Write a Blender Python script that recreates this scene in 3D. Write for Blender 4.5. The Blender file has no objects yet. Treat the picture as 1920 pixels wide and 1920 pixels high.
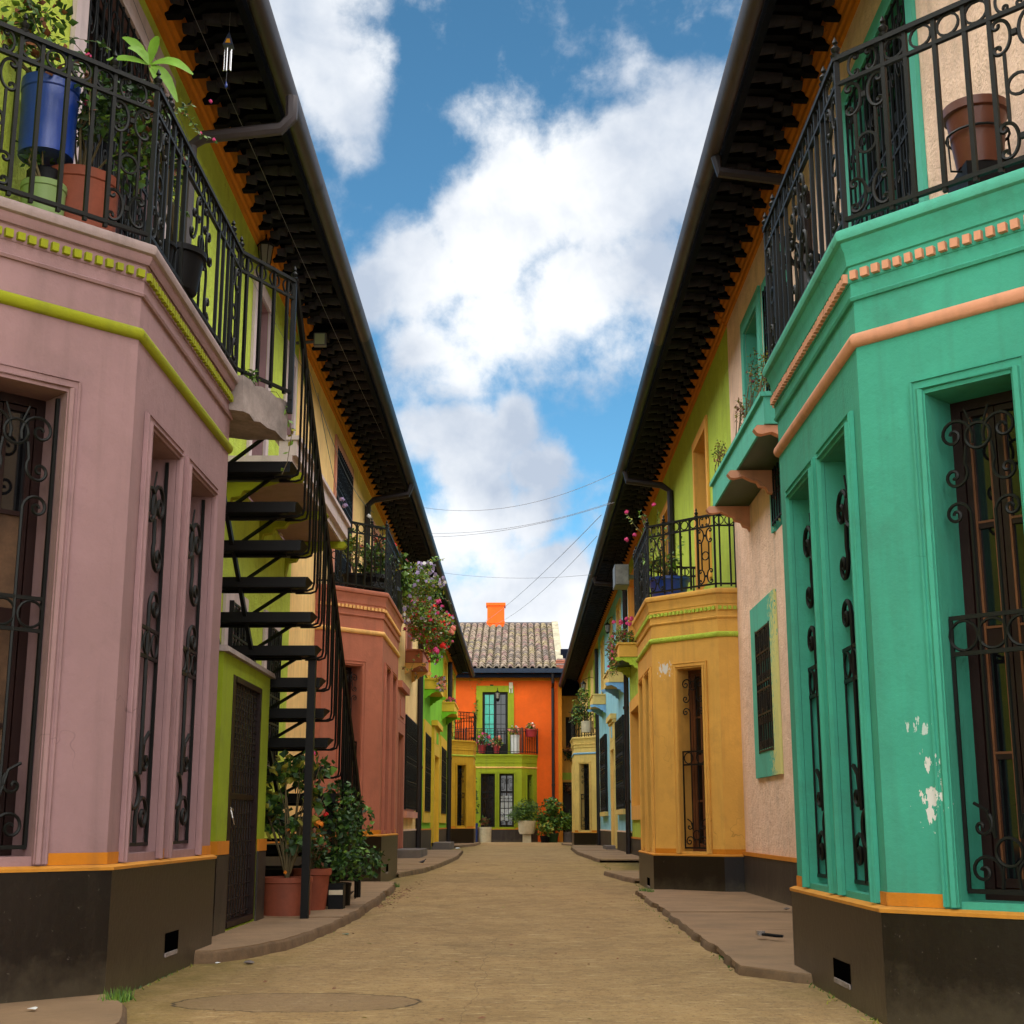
import bpy, math, random
from mathutils import Vector, Matrix
R = math.radians
random.seed(7)
scene = bpy.context.scene
C = scene.collection

# ------------------------------------------------------------------ camera
cam_d = bpy.data.cameras.new('camera'); cam = bpy.data.objects.new('camera', cam_d); C.objects.link(cam)
cam.location = (0, 0, 0.80)
cam.rotation_euler = (R(90 + 12.70), 0, R(0.3655))
cam_d.sensor_width = 36; cam_d.lens = 36 * 2600 / 1920
cam_d.clip_start = 0.05; cam_d.clip_end = 2000
scene.camera = cam

# ------------------------------------------------------------------ exposure
scene.view_settings.view_transform = 'Standard'
scene.view_settings.look = 'None'
scene.view_settings.gamma = 1
scene.view_settings.use_curve_mapping = False
scene.view_settings.exposure = EXPO = 2.6

# ------------------------------------------------------------------ world: blue sky with procedural cumulus
SUN_EL, SUN_AZ = R(50), R(180)       # azimuth measured clockwise from +y
world = bpy.data.worlds.new('World'); scene.world = world; world.use_nodes = True
nt = world.node_tree; N = nt.nodes; LK = nt.links; N.clear()
def wn(t, **k):
    n = N.new(t)
    for a, b in k.items(): setattr(n, a, b)
    return n
def wmath(op, a, b=None, c=None, clamp=False):
    n = N.new('ShaderNodeMath'); n.operation = op; n.use_clamp = clamp
    for i, v in enumerate((a, b, c)):
        if v is None: continue
        if isinstance(v, (int, float)): n.inputs[i].default_value = v
        else: LK.new(v, n.inputs[i])
    return n.outputs[0]
out = wn('ShaderNodeOutputWorld'); bg = wn('ShaderNodeBackground')
sky = wn('ShaderNodeTexSky'); sky.sky_type = 'NISHITA'; sky.sun_disc = False
sky.sun_elevation = SUN_EL; sky.sun_rotation = SUN_AZ; sky.altitude = 2600; sky.dust_density = 0.6
tc = wn('ShaderNodeTexCoord'); DIR = tc.outputs['Generated']
def wnoise(scale, detail, rough, vec=None, dist=0.0, off=(0, 0, 0)):
    m = wn('ShaderNodeMapping'); m.inputs['Location'].default_value = off
    LK.new(vec or DIR, m.inputs['Vector'])
    n = wn('ShaderNodeTexNoise'); n.inputs['Scale'].default_value = scale; n.inputs['Detail'].default_value = detail
    n.inputs['Roughness'].default_value = rough; n.inputs['Distortion'].default_value = dist
    LK.new(m.outputs[0], n.inputs['Vector']); return n
def dirpix(u, v):
    t = R(12.70); ya = R(0.3655); a = (u - 960) / 2600; b = -(v - 960) / 2600
    y = math.cos(t) - math.sin(t) * b; z = math.sin(t) + math.cos(t) * b
    return Vector((a * math.cos(ya) - y * math.sin(ya), a * math.sin(ya) + y * math.cos(ya), z)).normalized()
# the cumulus banks seen over the alley: direction, angular radius, weight
banks = [(560,60,150,1.0),(640,170,110,.95),(700,110,70,.5),(660,285,60,.5),(560,-90,200,.9),
 (790,205,50,.26),(880,215,75,.30),(985,180,60,.34),(1185,135,80,.36),(1130,150,60,.25),(940,120,40,.2),
 (700,540,90,.9),(790,500,120,1),(900,450,140,1),(1080,540,120,1.0),(1040,600,90,.6),(1000,380,150,1.05),(1110,360,150,1.05),(1220,330,150,1.05),(1340,260,160,1.05),
 (1480,250,180,1),(1130,500,130,.7),(1230,520,130,.75),(1200,620,100,.45),(930,590,130,.75),(790,650,100,.6),(860,700,90,.5),(740,700,60,.35),(1010,650,110,.5),(1150,650,100,.5),(1080,720,90,.42),
 (880,850,110,1.05),(960,800,75,.9),(1010,880,90,.95),(900,960,120,1),(990,960,90,.85),(800,820,70,.75),(830,1030,120,.8),(930,1040,90,.75),
 (1060,1080,75,.9),(990,1130,120,.9),(900,1140,140,.8),(1090,1180,100,.9),(760,1100,160,.7),(1000,1260,200,.8),(1150,1200,120,.7)]
warp = wnoise(5.0, 4, .6)
wv = wn('ShaderNodeVectorMath', operation='SUBTRACT'); LK.new(warp.outputs['Color'], wv.inputs[0]); wv.inputs[1].default_value = (.5, .5, .5)
wv2 = wn('ShaderNodeVectorMath', operation='SCALE'); LK.new(wv.outputs[0], wv2.inputs[0]); wv2.inputs['Scale'].default_value = 0.045
wd = wn('ShaderNodeVectorMath', operation='ADD'); LK.new(DIR, wd.inputs[0]); LK.new(wv2.outputs[0], wd.inputs[1])
WD = wd.outputs[0]
field = None
for (u, v, r, w) in banks:
    d = wn('ShaderNodeVectorMath', operation='DISTANCE'); LK.new(WD, d.inputs[0]); d.inputs[1].default_value = dirpix(u, v)
    rr = r / 2600 * 1.15
    m = wn('ShaderNodeMapRange'); m.interpolation_type = 'SMOOTHSTEP'; LK.new(d.outputs['Value'], m.inputs['Value'])
    m.inputs['From Min'].default_value = rr * 1.15; m.inputs['From Max'].default_value = rr * .15
    m.inputs['To Min'].default_value = 0; m.inputs['To Max'].default_value = w
    field = m.outputs[0] if field is None else wmath('SMOOTH_MAX', field, m.outputs[0], .12)
# elsewhere in the sky the same kind of broken cumulus goes on
sep = wn('ShaderNodeSeparateXYZ'); LK.new(DIR, sep.inputs[0])
front = wn('ShaderNodeVectorMath', operation='DISTANCE'); LK.new(DIR, front.inputs[0]); front.inputs[1].default_value = dirpix(960, 620)
outside = wn('ShaderNodeMapRange'); LK.new(front.outputs['Value'], outside.inputs['Value'])
outside.inputs['From Min'].default_value = .36; outside.inputs['From Max'].default_value = .55
gen = wnoise(2.6, 3, .5, off=(3.1, 1.7, .4))
gm = wn('ShaderNodeMapRange'); LK.new(gen.outputs['Fac'], gm.inputs['Value'])
gm.inputs['From Min'].default_value = .36; gm.inputs['From Max'].default_value = .56; gm.inputs['To Max'].default_value = 1.0
field = wmath('MAXIMUM', field, wmath('MULTIPLY', gm.outputs[0], outside.outputs[0]))
fine = wnoise(13.0, 10, .62, WD); fine2 = wnoise(42.0, 6, .6)
nz = wmath('ADD', wmath('MULTIPLY', wmath('SUBTRACT', fine.outputs['Fac'], .5), 1.7), wmath('MULTIPLY', wmath('SUBTRACT', fine2.outputs['Fac'], .5), .55))
dens = wmath('ADD', field, nz)
cov = wn('ShaderNodeMapRange'); cov.interpolation_type = 'SMOOTHSTEP'; LK.new(dens, cov.inputs['Value'])
cov.inputs['From Min'].default_value = .10; cov.inputs['From Max'].default_value = .74
# thick cloud bases are greyer, sunlit tops whiter
sh = wnoise(7.0, 6, .55, WD, off=(0, 0, .035))
shm = wn('ShaderNodeMapRange'); LK.new(sh.outputs['Fac'], shm.inputs['Value'])
shm.inputs['From Min'].default_value = .36; shm.inputs['From Max'].default_value = .58
ccol = wn('ShaderNodeMixRGB'); LK.new(shm.outputs[0], ccol.inputs['Fac'])
ccol.inputs['Color1'].default_value = (.088, .102, .124, 1); ccol.inputs['Color2'].default_value = (.172, .176, .181, 1)
skyc = wn('ShaderNodeMixRGB'); skyc.blend_type = 'MULTIPLY'; skyc.inputs['Fac'].default_value = 1
LK.new(sky.outputs[0], skyc.inputs['Color1']); skyc.inputs['Color2'].default_value = (0.0158, 0.0285, 0.0290, 1)
mix = wn('ShaderNodeMixRGB'); LK.new(cov.outputs[0], mix.inputs['Fac'])
LK.new(skyc.outputs[0], mix.inputs['Color1']); LK.new(ccol.outputs[0], mix.inputs['Color2'])
# grey haze near and below the horizon
hz = wn('ShaderNodeMapRange'); LK.new(sep.outputs['Z'], hz.inputs['Value'])
hz.inputs['From Min'].default_value = .12; hz.inputs['From Max'].default_value = .0
hm = wn('ShaderNodeMixRGB'); LK.new(hz.outputs[0], hm.inputs['Fac']); LK.new(mix.outputs[0], hm.inputs['Color1'])
hm.inputs['Color2'].default_value = (.150, .16, .172, 1)
LK.new(hm.outputs[0], bg.inputs['Color']); bg.inputs['Strength'].default_value = 1.0
LK.new(bg.outputs[0], out.inputs['Surface'])

# ------------------------------------------------------------------ sun, soft through broken cloud
sd = bpy.data.lights.new('sun', 'SUN'); sun = bpy.data.objects.new('sun', sd); C.objects.link(sun)
sd.energy = 1.5; sd.angle = R(170); sd.color = (1, .955, .88)
sv = Vector((math.sin(SUN_AZ) * math.cos(SUN_EL), math.cos(SUN_AZ) * math.cos(SUN_EL), math.sin(SUN_EL)))
sun.rotation_euler = sv.to_track_quat('Z', 'Y').to_euler()

# ------------------------------------------------------------------ helpers
MWD = {}
def place(o, parent=None, M=None):
    M = M if M is not None else Matrix()
    C.objects.link(o); MWD[o] = M
    if parent is not None:
        o.parent = parent; o.matrix_basis = MWD[parent].inverted() @ M
    else: o.matrix_basis = M
    return o
def thing(name, label, cat, loc, group=None):
    o = bpy.data.objects.new(name, None); o.empty_display_size = .2
    place(o, None, Matrix.Translation(loc)); o['label'] = label; o['category'] = cat
    if group: o['group'] = group
    return o
def tag(o, label, cat, group=None):
    o['label'] = label; o['category'] = cat
    if group: o['group'] = group
    return o
class MB:
    def __init__(s): s.v = []; s.f = []; s.m = []; s.sm = []; s.marks = []
    def mark(s): s.marks.append((len(s.v), len(s.f)))
    def add(s, vs, fs, m=0, sm=False):
        b = len(s.v); s.v += [tuple(p) for p in vs]
        for f in fs: s.f.append(tuple(b + i for i in f)); s.m.append(m); s.sm.append(sm)
    def quad(s, a, b, c, d, m=0): s.add([a, b, c, d], [(0, 1, 2, 3)], m)
    def hexa(s, p, m=0):   # p: 8 pts, bottom 4 then top 4
        s.add(p, [(3, 2, 1, 0), (4, 5, 6, 7), (0, 1, 5, 4), (1, 2, 6, 5), (2, 3, 7, 6), (3, 0, 4, 7)], m)
    def box(s, x0, x1, y0, y1, z0, z1, m=0):
        s.hexa([(x0, y0, z0), (x1, y0, z0), (x1, y1, z0), (x0, y1, z0), (x0, y0, z1), (x1, y0, z1), (x1, y1, z1), (x0, y1, z1)], m)
    def fbox(s, F, s0, s1, o0, o1, z0, z1, m=0):
        P = F.P
        s.hexa([P(s0, o0, z0), P(s1, o0, z0), P(s1, o1, z0), P(s0, o1, z0), P(s0, o0, z1), P(s1, o0, z1), P(s1, o1, z1), P(s0, o1, z1)], m)
    def tube(s, pts, r, n=5, m=0, closed=False, cap=True):
        pts = [Vector(p) for p in pts]; k = len(pts); rings = []
        rr = r if isinstance(r, (list, tuple)) else [r] * k
        up = None
        for i, p in enumerate(pts):
            if closed: t = pts[(i + 1) % k] - pts[i - 1]
            else: t = pts[min(i + 1, k - 1)] - pts[max(i - 1, 0)]
            if t.length < 1e-9: t = Vector((0, 0, 1))
            t.normalize()
            if up is None:
                up = Vector((0, 0, 1)) if abs(t.z) < .9 else Vector((1, 0, 0))
            a = up - t * up.dot(t)
            if a.length < 1e-5: a = t.orthogonal()
            a.normalize(); up = a; b = t.cross(a)
            rings.append([p + (a * math.cos(q) + b * math.sin(q)) * rr[i] for q in [2 * math.pi * (j + .5) / n for j in range(n)]])
        vs = [q for ring in rings for q in ring]; fs = []
        for i in range(k if closed else k - 1):
            i2 = (i + 1) % k
            for j in range(n): fs.append((i * n + j, i * n + (j + 1) % n, i2 * n + (j + 1) % n, i2 * n + j))
        if cap and not closed: fs += [tuple(range(n - 1, -1, -1)), tuple((k - 1) * n + j for j in range(n))]
        s.add(vs, fs, m, n > 4)
    def lathe(s, prof, c=(0, 0, 0), n=20, m=0, sm=True):
        vs = []; k = len(prof)
        for r, z in prof:
            for j in range(n):
                a = 2 * math.pi * j / n; vs.append((c[0] + r * math.cos(a), c[1] + r * math.sin(a), c[2] + z))
        fs = [(i * n + j, i * n + (j + 1) % n, (i + 1) * n + (j + 1) % n, (i + 1) * n + j) for i in range(k - 1) for j in range(n)]
        s.add(vs, fs, m, sm)
    def mesh(s, name, mats, origin=None):
        me = bpy.data.meshes.new(name)
        o = origin or Vector((0, 0, 0))
        me.from_pydata([(v[0] - o[0], v[1] - o[1], v[2] - o[2]) for v in s.v], [], s.f)
        for m in (mats if isinstance(mats, (list, tuple)) else [mats]): me.materials.append(m)
        me.polygons.foreach_set('material_index', s.m); me.polygons.foreach_set('use_smooth', s.sm)
        me.polygons.foreach_set('use_smooth', [True] * len(me.polygons)); me.set_sharp_from_angle(angle=R(38)); me.update(); return me
    def obj(s, name, mats, parent=None, kind=None, base=False):
        if len(s.marks) > 1:
            mk = s.marks + [(len(s.v), len(s.f))]; mk[0] = (0, 0); o = None
            for (v0, f0), (v1, f1) in zip(mk[:-1], mk[1:]):
                if f1 == f0: continue
                q = MB(); q.v = s.v[v0:v1]; q.f = [tuple(i - v0 for i in f) for f in s.f[f0:f1]]; q.m = s.m[f0:f1]; q.sm = s.sm[f0:f1]
                o = q.obj(name, mats, parent, kind)
            return o
        xs = [v[0] for v in s.v]; ys = [v[1] for v in s.v]; zs = [v[2] for v in s.v]
        o = Vector(((min(xs) + max(xs)) / 2, (min(ys) + max(ys)) / 2, min(zs)))
        ob = bpy.data.objects.new(name, s.mesh(name, mats, o))
        place(ob, parent, Matrix.Translation(o))
        if kind: ob['kind'] = kind
        return ob
def inst(name, me, parent, M):
    return place(bpy.data.objects.new(name, me), parent, M)
class Frame:
    """vertical plane: s runs along it, o is outward, z is up"""
    def __init__(f, p, d, n):
        f.p = Vector((p[0], p[1], 0)); f.d = Vector((d[0], d[1], 0)).normalized(); f.n = Vector((n[0], n[1], 0)).normalized()
        f.g = 1 if f.d.cross(f.n).z > 0 else -1
    def P(f, s, o, z): return f.p + f.d * s + f.n * o + Vector((0, 0, z))
    def M(f, s, o, z, sx=1, sy=1, sz=1):
        a = f.d * f.g; q = f.P(s, o, z)
        return Matrix(((a.x * sx, f.n.x * sy, 0, q.x), (a.y * sx, f.n.y * sy, 0, q.y), (0, 0, sz, q.z), (0, 0, 0, 1)))
def segs(path, side):
    r = []
    for a, b in zip(path[:-1], path[1:]):
        d = (Vector(b) - Vector(a)); L = d.length; d.normalize()
        r.append((Frame(a, d, (-d.y * side, d.x * side)), L))
    return r
def offset(path, side, o):
    k = len(path); res = []; sg = segs(path, side)
    for i in range(k):
        if i == 0: res.append(sg[0][0].P(0, o, 0))
        elif i == k - 1: res.append(sg[-1][0].P(sg[-1][1], o, 0))
        else:
            n1 = sg[i - 1][0].n; n2 = sg[i][0].n; m = (n1 + n2).normalized()
            res.append(Vector((path[i][0], path[i][1], 0)) + m * (o / max(.3, m.dot(n1))))
    return res
def sweep(mb, path, side, prof, m=0, closed=True, cap=True):
    k = len(prof); n = len(path); vs = []
    offs = {}
    for o, z in prof:
        if o not in offs: offs[o] = offset(path, side, o)
    for i in range(n):
        for o, z in prof: q = offs[o][i]; vs.append((q.x, q.y, z))
    fs = []
    for i in range(n - 1):
        for j in range(k if closed else k - 1):
            j2 = (j + 1) % k; fs.append((i * k + j, i * k + j2, (i + 1) * k + j2, (i + 1) * k + j))
    if cap and closed: fs += [tuple(range(k)), tuple((n - 1) * k + j for j in range(k - 1, -1, -1))]
    mb.add(vs, fs, m)
def wallholes(mb, F, s0, s1, z0, z1, holes, depth, m=0, mr=None, o=0.0):
    mr = m if mr is None else mr
    ss = sorted(set([s0, s1] + [h[0] for h in holes] + [h[1] for h in holes]))
    zs = sorted(set([z0, z1] + [h[2] for h in holes] + [h[3] for h in holes]))
    ss = [a for a in ss if s0 <= a <= s1]; zs = [a for a in zs if z0 <= a <= z1]
    for a, b in zip(ss[:-1], ss[1:]):
        for c, d in zip(zs[:-1], zs[1:]):
            cs, cz = (a + b) / 2, (c + d) / 2
            if any(h[0] < cs < h[1] and h[2] < cz < h[3] for h in holes): continue
            mb.quad(F.P(a, o, c), F.P(b, o, c), F.P(b, o, d), F.P(a, o, d), m)
    for a, b, c, d in holes:
        P = F.P; e = o - depth
        for q in ([(a, c), (a, d)], [(a, d), (b, d)], [(b, d), (b, c)], [(b, c), (a, c)]):
            (u1, v1), (u2, v2) = q
            mb.quad(P(u1, o, v1), P(u2, o, v2), P(u2, e, v2), P(u1, e, v1), mr)

# ------------------------------------------------------------------ materials
def mat(name, col, rough=.75, var=.10, vscale=1.3, bump=.12, bscale=60, metal=0, streak=0.0, grime=(.05, .045, .035), grimeamt=0.0, peel=(), spec=.35, coarse=0.0, coat=0.0, trans=0.0, crack=0.0, bdist=.01, splash=0.0, wave=0.0):
    m = bpy.data.materials.new(name); m.use_nodes = True; t = m.node_tree; n = t.nodes; l = t.links
    b = n['Principled BSDF']; b.inputs['Roughness'].default_value = rough; b.inputs['Metallic'].default_value = metal
    b.inputs['Specular IOR Level'].default_value = spec; b.inputs['Coat Weight'].default_value = coat
    g = n.new('ShaderNodeNewGeometry'); pos = g.outputs['Position']
    def nz(scale, det=4, ro=.55, vec=None, sc=None):
        q = n.new('ShaderNodeTexNoise'); q.inputs['Scale'].default_value = scale; q.inputs['Detail'].default_value = det; q.inputs['Roughness'].default_value = ro
        if sc:
            mp = n.new('ShaderNodeMapping'); mp.inputs['Scale'].default_value = sc; l.new(vec or pos, mp.inputs['Vector']); l.new(mp.outputs[0], q.inputs['Vector'])
        else: l.new(vec or pos, q.inputs['Vector'])
        return q.outputs['Fac']
    def mr(x, a, c, lo=0, hi=1):
        q = n.new('ShaderNodeMapRange'); l.new(x, q.inputs['Value'])
        q.inputs['From Min'].default_value = a; q.inputs['From Max'].default_value = c; q.inputs['To Min'].default_value = lo; q.inputs['To Max'].default_value = hi
        return q.outputs[0]
    def mx(f, a, c, mode='MIX'):
        q = n.new('ShaderNodeMixRGB'); q.blend_type = mode
        if isinstance(f, (int, float)): q.inputs['Fac'].default_value = f
        else: l.new(f, q.inputs['Fac'])
        for i, x in ((1, a), (2, c)):
            if isinstance(x, tuple): q.inputs[i].default_value = (*x[:3], 1)
            else: l.new(x, q.inputs[i])
        return q.outputs[0]
    lo = tuple(c * (1 - var * 1.6) for c in col); hi = tuple(min(1, c * (1 + var)) for c in col)
    c = mx(mr(nz(vscale, 6, .62), .3, .7), lo, hi)
    if var > .03: c = mx(mr(nz(vscale * 9, 5, .6), .35, .7, 0, .35), c, tuple(q * (1 - var * 1.5) for q in col))
    if streak: c = mx(mr(nz(1.0, 5, .6, sc=(9, 9, .7)), .50, .75, 0, streak), c, grime)
    if crack:
        ca = n.new('ShaderNodeMath'); ca.operation = 'SUBTRACT'; l.new(nz(.55, 5, .5), ca.inputs[0]); ca.inputs[1].default_value = .47
        cb = n.new('ShaderNodeMath'); cb.operation = 'ABSOLUTE'; l.new(ca.outputs[0], cb.inputs[0])
        cc_ = n.new('ShaderNodeMath'); cc_.operation = 'MULTIPLY'; l.new(mr(cb.outputs[0],   .0011, .0003), cc_.inputs[0]); l.new(mr(nz(.7, 3, .5, sc=(1.3, 1.1, .9)), .55, .60), cc_.inputs[1])
        cd_ = n.new('ShaderNodeMath'); cd_.operation = 'MULTIPLY'; l.new(cc_.outputs[0], cd_.inputs[0]); cd_.inputs[1].default_value = crack
        c = mx(cd_.outputs[0], c, tuple(q * .25 for q in col))
    if grimeamt: c = mx(mr(nz(2.3, 8, .7), .52, .72, 0, grimeamt), c, grime)
    if splash:
        sz = n.new('ShaderNodeSeparateXYZ'); l.new(pos, sz.inputs[0])
        sa = n.new('ShaderNodeMath'); sa.operation = 'MULTIPLY_ADD'; l.new(nz(7, 7, .7), sa.inputs[0]); sa.inputs[1].default_value = -.42; l.new(sz.outputs['Z'], sa.inputs[2])
        c = mx(mr(sa.outputs[0], .02, -.16, 0, splash), c, (.12, .095, .06))
        c = mx(mr(nz(26, 4, .8), .66, .70, 0, .5), c, (.16, .13, .11))
    for (pc, pr, thr, pcol) in peel:
        s1 = n.new('ShaderNodeVectorMath'); s1.operation = 'SUBTRACT'; l.new(pos, s1.inputs[0]); s1.inputs[1].default_value = pc
        s2 = n.new('ShaderNodeVectorMath'); s2.operation = 'DIVIDE'; l.new(s1.outputs[0], s2.inputs[0]); s2.inputs[1].default_value = pr
        s3 = n.new('ShaderNodeVectorMath'); s3.operation = 'LENGTH'; l.new(s2.outputs[0], s3.inputs[0])
        a1 = n.new('ShaderNodeMath'); a1.operation = 'MULTIPLY_ADD'; l.new(s3.outputs['Value'], a1.inputs[0]); a1.inputs[1].default_value = -.30
        l.new(nz(38, 5, .6, sc=(1, 1, .42)), a1.inputs[2])
        c = mx(mr(a1.outputs[0], thr, thr + .015), c, pcol)
    l.new(c, b.inputs['Base Color'])
    if bump:
        bp = n.new('ShaderNodeBump'); bp.inputs['Strength'].default_value = bump; bp.inputs['Distance'].default_value = bdist
        h = nz(bscale, 6, .6)
        if coarse:
            q = n.new('ShaderNodeMath'); q.operation = 'MULTIPLY_ADD'; l.new(nz(bscale * .25, 4, .5), q.inputs[0]); q.inputs[1].default_value = coarse; l.new(h, q.inputs[2]); h = q.outputs[0]
        if wave:
            q = n.new('ShaderNodeMath'); q.operation = 'MULTIPLY_ADD'; l.new(nz(3.2, 3, .5), q.inputs[0]); q.inputs[1].default_value = wave; l.new(h, q.inputs[2]); h = q.outputs[0]
        l.new(h, bp.inputs['Height']); l.new(bp.outputs[0], b.inputs['Normal'])
    if trans: b.inputs['Transmission Weight'].default_value = trans
    return m
def s(r, g, b):   # sRGB 0..255 to linear
    return tuple(((c / 255 + .055) / 1.055) ** 2.4 if c > 10 else c / 255 / 12.92 for c in (r, g, b))
def wallmat(name, rgb, **k):
    a = dict(rough=.85, var=.10, streak=.20, bump=.30, bscale=40, grimeamt=.22, crack=.4, wave=2.2); a.update(k)
    return mat(name, rgb, **a)
MAUVE = wallmat('mauve paint', (.325, .192, .200))
MAUVE2 = wallmat('mauve ledge paint', (.36, .27, .265), grimeamt=.35, streak=.3)
LIMEW = wallmat('lime wall paint', (.52, .64, .07), bump=.8, coarse=1.6, bscale=50, bdist=.02)
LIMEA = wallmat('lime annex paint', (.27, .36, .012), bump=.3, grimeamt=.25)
LIMET = wallmat('lime trim paint', (.28, .30, .006), var=.04)
PALE = wallmat('pale rose trim paint', (.58, .47, .47), var=.04)
ORANGE = wallmat('orange cornice paint', (.58, .20, .008), var=.06)
ORSILL = wallmat('ochre sill paint', (.62, .26, .03), grimeamt=.2)
PEACHY = wallmat('apricot wall paint', (.95, .61, .25), bump=.35, coarse=1)
TERRA = wallmat('terracotta paint', (.44, .145, .088))
CREAMT = wallmat('apricot trim paint', (.84, .47, .16), var=.04)
GREENW = wallmat('bright green wall paint', (.20, .52, .015))
YELT = wallmat('ochre trim paint', (.72, .44, .035), var=.04)
MUST = wallmat('mustard bay paint', (.58, .33, .018))
TEAL = wallmat('teal paint', (.050, .335, .232), peel=[((1.685, 5.81, .93), (.13, .13, .24), .425, (.62, .60, .56)), ((1.67, 5.83, 1.20), (.12, .12, .07), .42, (.45, .55, .5))])
TEALW = wallmat('teal trim paint', (.085, .42, .31), var=.05, peel=[((2.5, 13.3, 1.75), (.5, .42, 1.2), .14, (.62, .60, .22))])
PEACH = wallmat('peach wall paint', (.92, .63, .47), bump=.7, coarse=1.6, bscale=50, bdist=.02)
SALMON = wallmat('salmon trim paint', (.66, .30, .18), var=.05)
LIMER = wallmat('leaf green wall paint', (.46, .60, .06), bump=.7, coarse=1.6, bscale=50, bdist=.02)
OCHRE = wallmat('ochre bay paint', (.72, .38, .075), peel=[((1.70, 16.45, 2.60), (.16, .16, .12), .34, (.65, .62, .56))])
OCHT = wallmat('ochre opening paint', (.76, .38, .07), var=.04)
BLUEW = wallmat('light blue wall paint', (.27, .56, .72))
BLUET = wallmat('blue trim paint', (.22, .45, .70))
YELR = wallmat('pale yellow bay paint', (.74, .52, .16))
FIRE = wallmat('orange wall paint', (.72, .105, .004), streak=.05, grimeamt=.05)
ENDG = wallmat('olive green bay paint', (.27, .33, .01))
SKIRT = mat('shaded dark brown skirting paint', (.0065, .0026, .0018), rough=.38, var=.3, streak=.25, grime=(.03, .02, .014), grimeamt=.12, bump=.2, bscale=30, spec=.5, splash=.35)  # tuned to the shaded faces, the shade is put into the colour
SKIRTG = mat('lit grey brown skirting paint', (.034, .023, .018), rough=.6, var=.3, streak=.45, grime=(.085, .068, .055), splash=.6, grimeamt=.3, bump=.2, bscale=30)  # same skirting tuned to the lit faces, light put into the colour
IRON = mat('black wrought iron', (.006, .0065, .006), rough=.5, var=.3, bump=.1, bscale=120, spec=.22)
STAIRM = mat('black painted steel', (.004, .0035, .0035), rough=.45, var=.3, bump=.1, spec=.2)
WOOD = mat('dark brown joinery', (.016, .0045, .0035), rough=.45, var=.3, bump=.15, spec=.25)
WOODR = mat('worn red brown joinery', (.15, .05, .016), rough=.5, var=.3, bump=.15)
WGREEN = mat('dark green joinery', (.02, .05, .03), rough=.45, var=.2)
BLACKW = mat('black joinery', (.006, .0055, .0055), spec=.25, rough=.5, var=.2)
GLASS = mat('dark window glass', (.006, .006, .007), rough=.05, var=.5, vscale=.8, bump=0, spec=.5)
HOLE = mat('unlit hole', (.0015, .0015, .0015), rough=1, var=0, bump=0, spec=0)
CURT = mat('drawn brown curtain', (.11, .06, .032), rough=.9, var=.3, vscale=8, bump=.2)
WCURT = mat('white net curtain', (.6, .62, .66), rough=.9, var=.15, vscale=8)
TGLASS = mat('turquoise curtained glass', (.05, .50, .38), rough=.2, var=.12, vscale=5, spec=.5)
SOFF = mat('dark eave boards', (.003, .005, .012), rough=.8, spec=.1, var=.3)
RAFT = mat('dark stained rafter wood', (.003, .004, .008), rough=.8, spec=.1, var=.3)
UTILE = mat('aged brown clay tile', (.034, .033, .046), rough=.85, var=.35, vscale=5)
UTILEF = mat('dark slate tile underside', (.028, .030, .042), rough=.85, var=.35, vscale=5)  # eave tile of the far rows, a little darker than the near ones
GUT = mat('brown grey metal gutter', (.050, .040, .043), rough=.5, var=.2, streak=.2)
GUTB = mat('slate blue metal gutter', (.010, .020, .040), rough=.5, spec=.2, var=.2)
PIPE = mat('dark brown metal downpipe', (.016, .011, .012), rough=.45, var=.2, spec=.3)
CONC = mat('stained concrete', (.33, .27, .25), rough=.9, var=.25, vscale=5, grimeamt=.6, bump=.5, bscale=30)
TILES = [mat('sandy roof tile', (.38, .30, .23), rough=.9, var=.25, vscale=9, grimeamt=.3), mat('pinkish roof tile', (.34, .23, .20), rough=.9, var=.25, vscale=9, grimeamt=.3),
         mat('yellowed roof tile', (.38, .31, .19), rough=.9, var=.25, vscale=9, grimeamt=.3), mat('grey roof tile', (.24, .20, .17), rough=.9, var=.25, vscale=9, grimeamt=.4)]
TERP = mat('terracotta pot clay', (.26, .062, .03), rough=.7, var=.2, vscale=4, streak=.2)
BRPOT = mat('brown glazed pot', (.11, .03, .014), rough=.35, var=.2, peel=[((2.0, 5.4, 4.35), (.4, .4, .3), .42, (.45, .25, .08))])
BLPOT = mat('blue plastic', (.008, .045, .30), rough=.3, var=.1, spec=.6)
BKPOT = mat('black plastic', (.003, .003, .004), rough=.5, var=.2, spec=.15)
GNPOT = mat('dark green plastic', (.02, .06, .02), rough=.5, var=.2)
WHPOT = mat('cream planter', (.58, .50, .36), rough=.7, var=.15, vscale=5)
REDPOT = mat('wine red plastic', (.30, .02, .03), rough=.5)
EARTH = mat('potting soil', (.03, .02, .012), rough=.95)
LEAF = [mat('green leaf', (.055, .13, .022), rough=.5, var=.3, vscale=6, bump=0), mat('light green leaf', (.13, .24, .025), rough=.5, var=.3, vscale=6, bump=0),
        mat('dark leaf', (.022, .06, .015), rough=.5, var=.3, vscale=6, bump=0), mat('yellowing leaf', (.30, .28, .03), rough=.6, var=.3, vscale=6, bump=0),
        mat('reddish dry leaf', (.20, .07, .03), rough=.7, var=.3, vscale=6, bump=0)]
BIGLEAF = mat('fresh broad leaf', (.17, .34, .035), rough=.5, var=.2, vscale=8, bump=0)
STEM = mat('plant stem', (.12, .09, .04), rough=.8, var=.2, bump=0)
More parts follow.
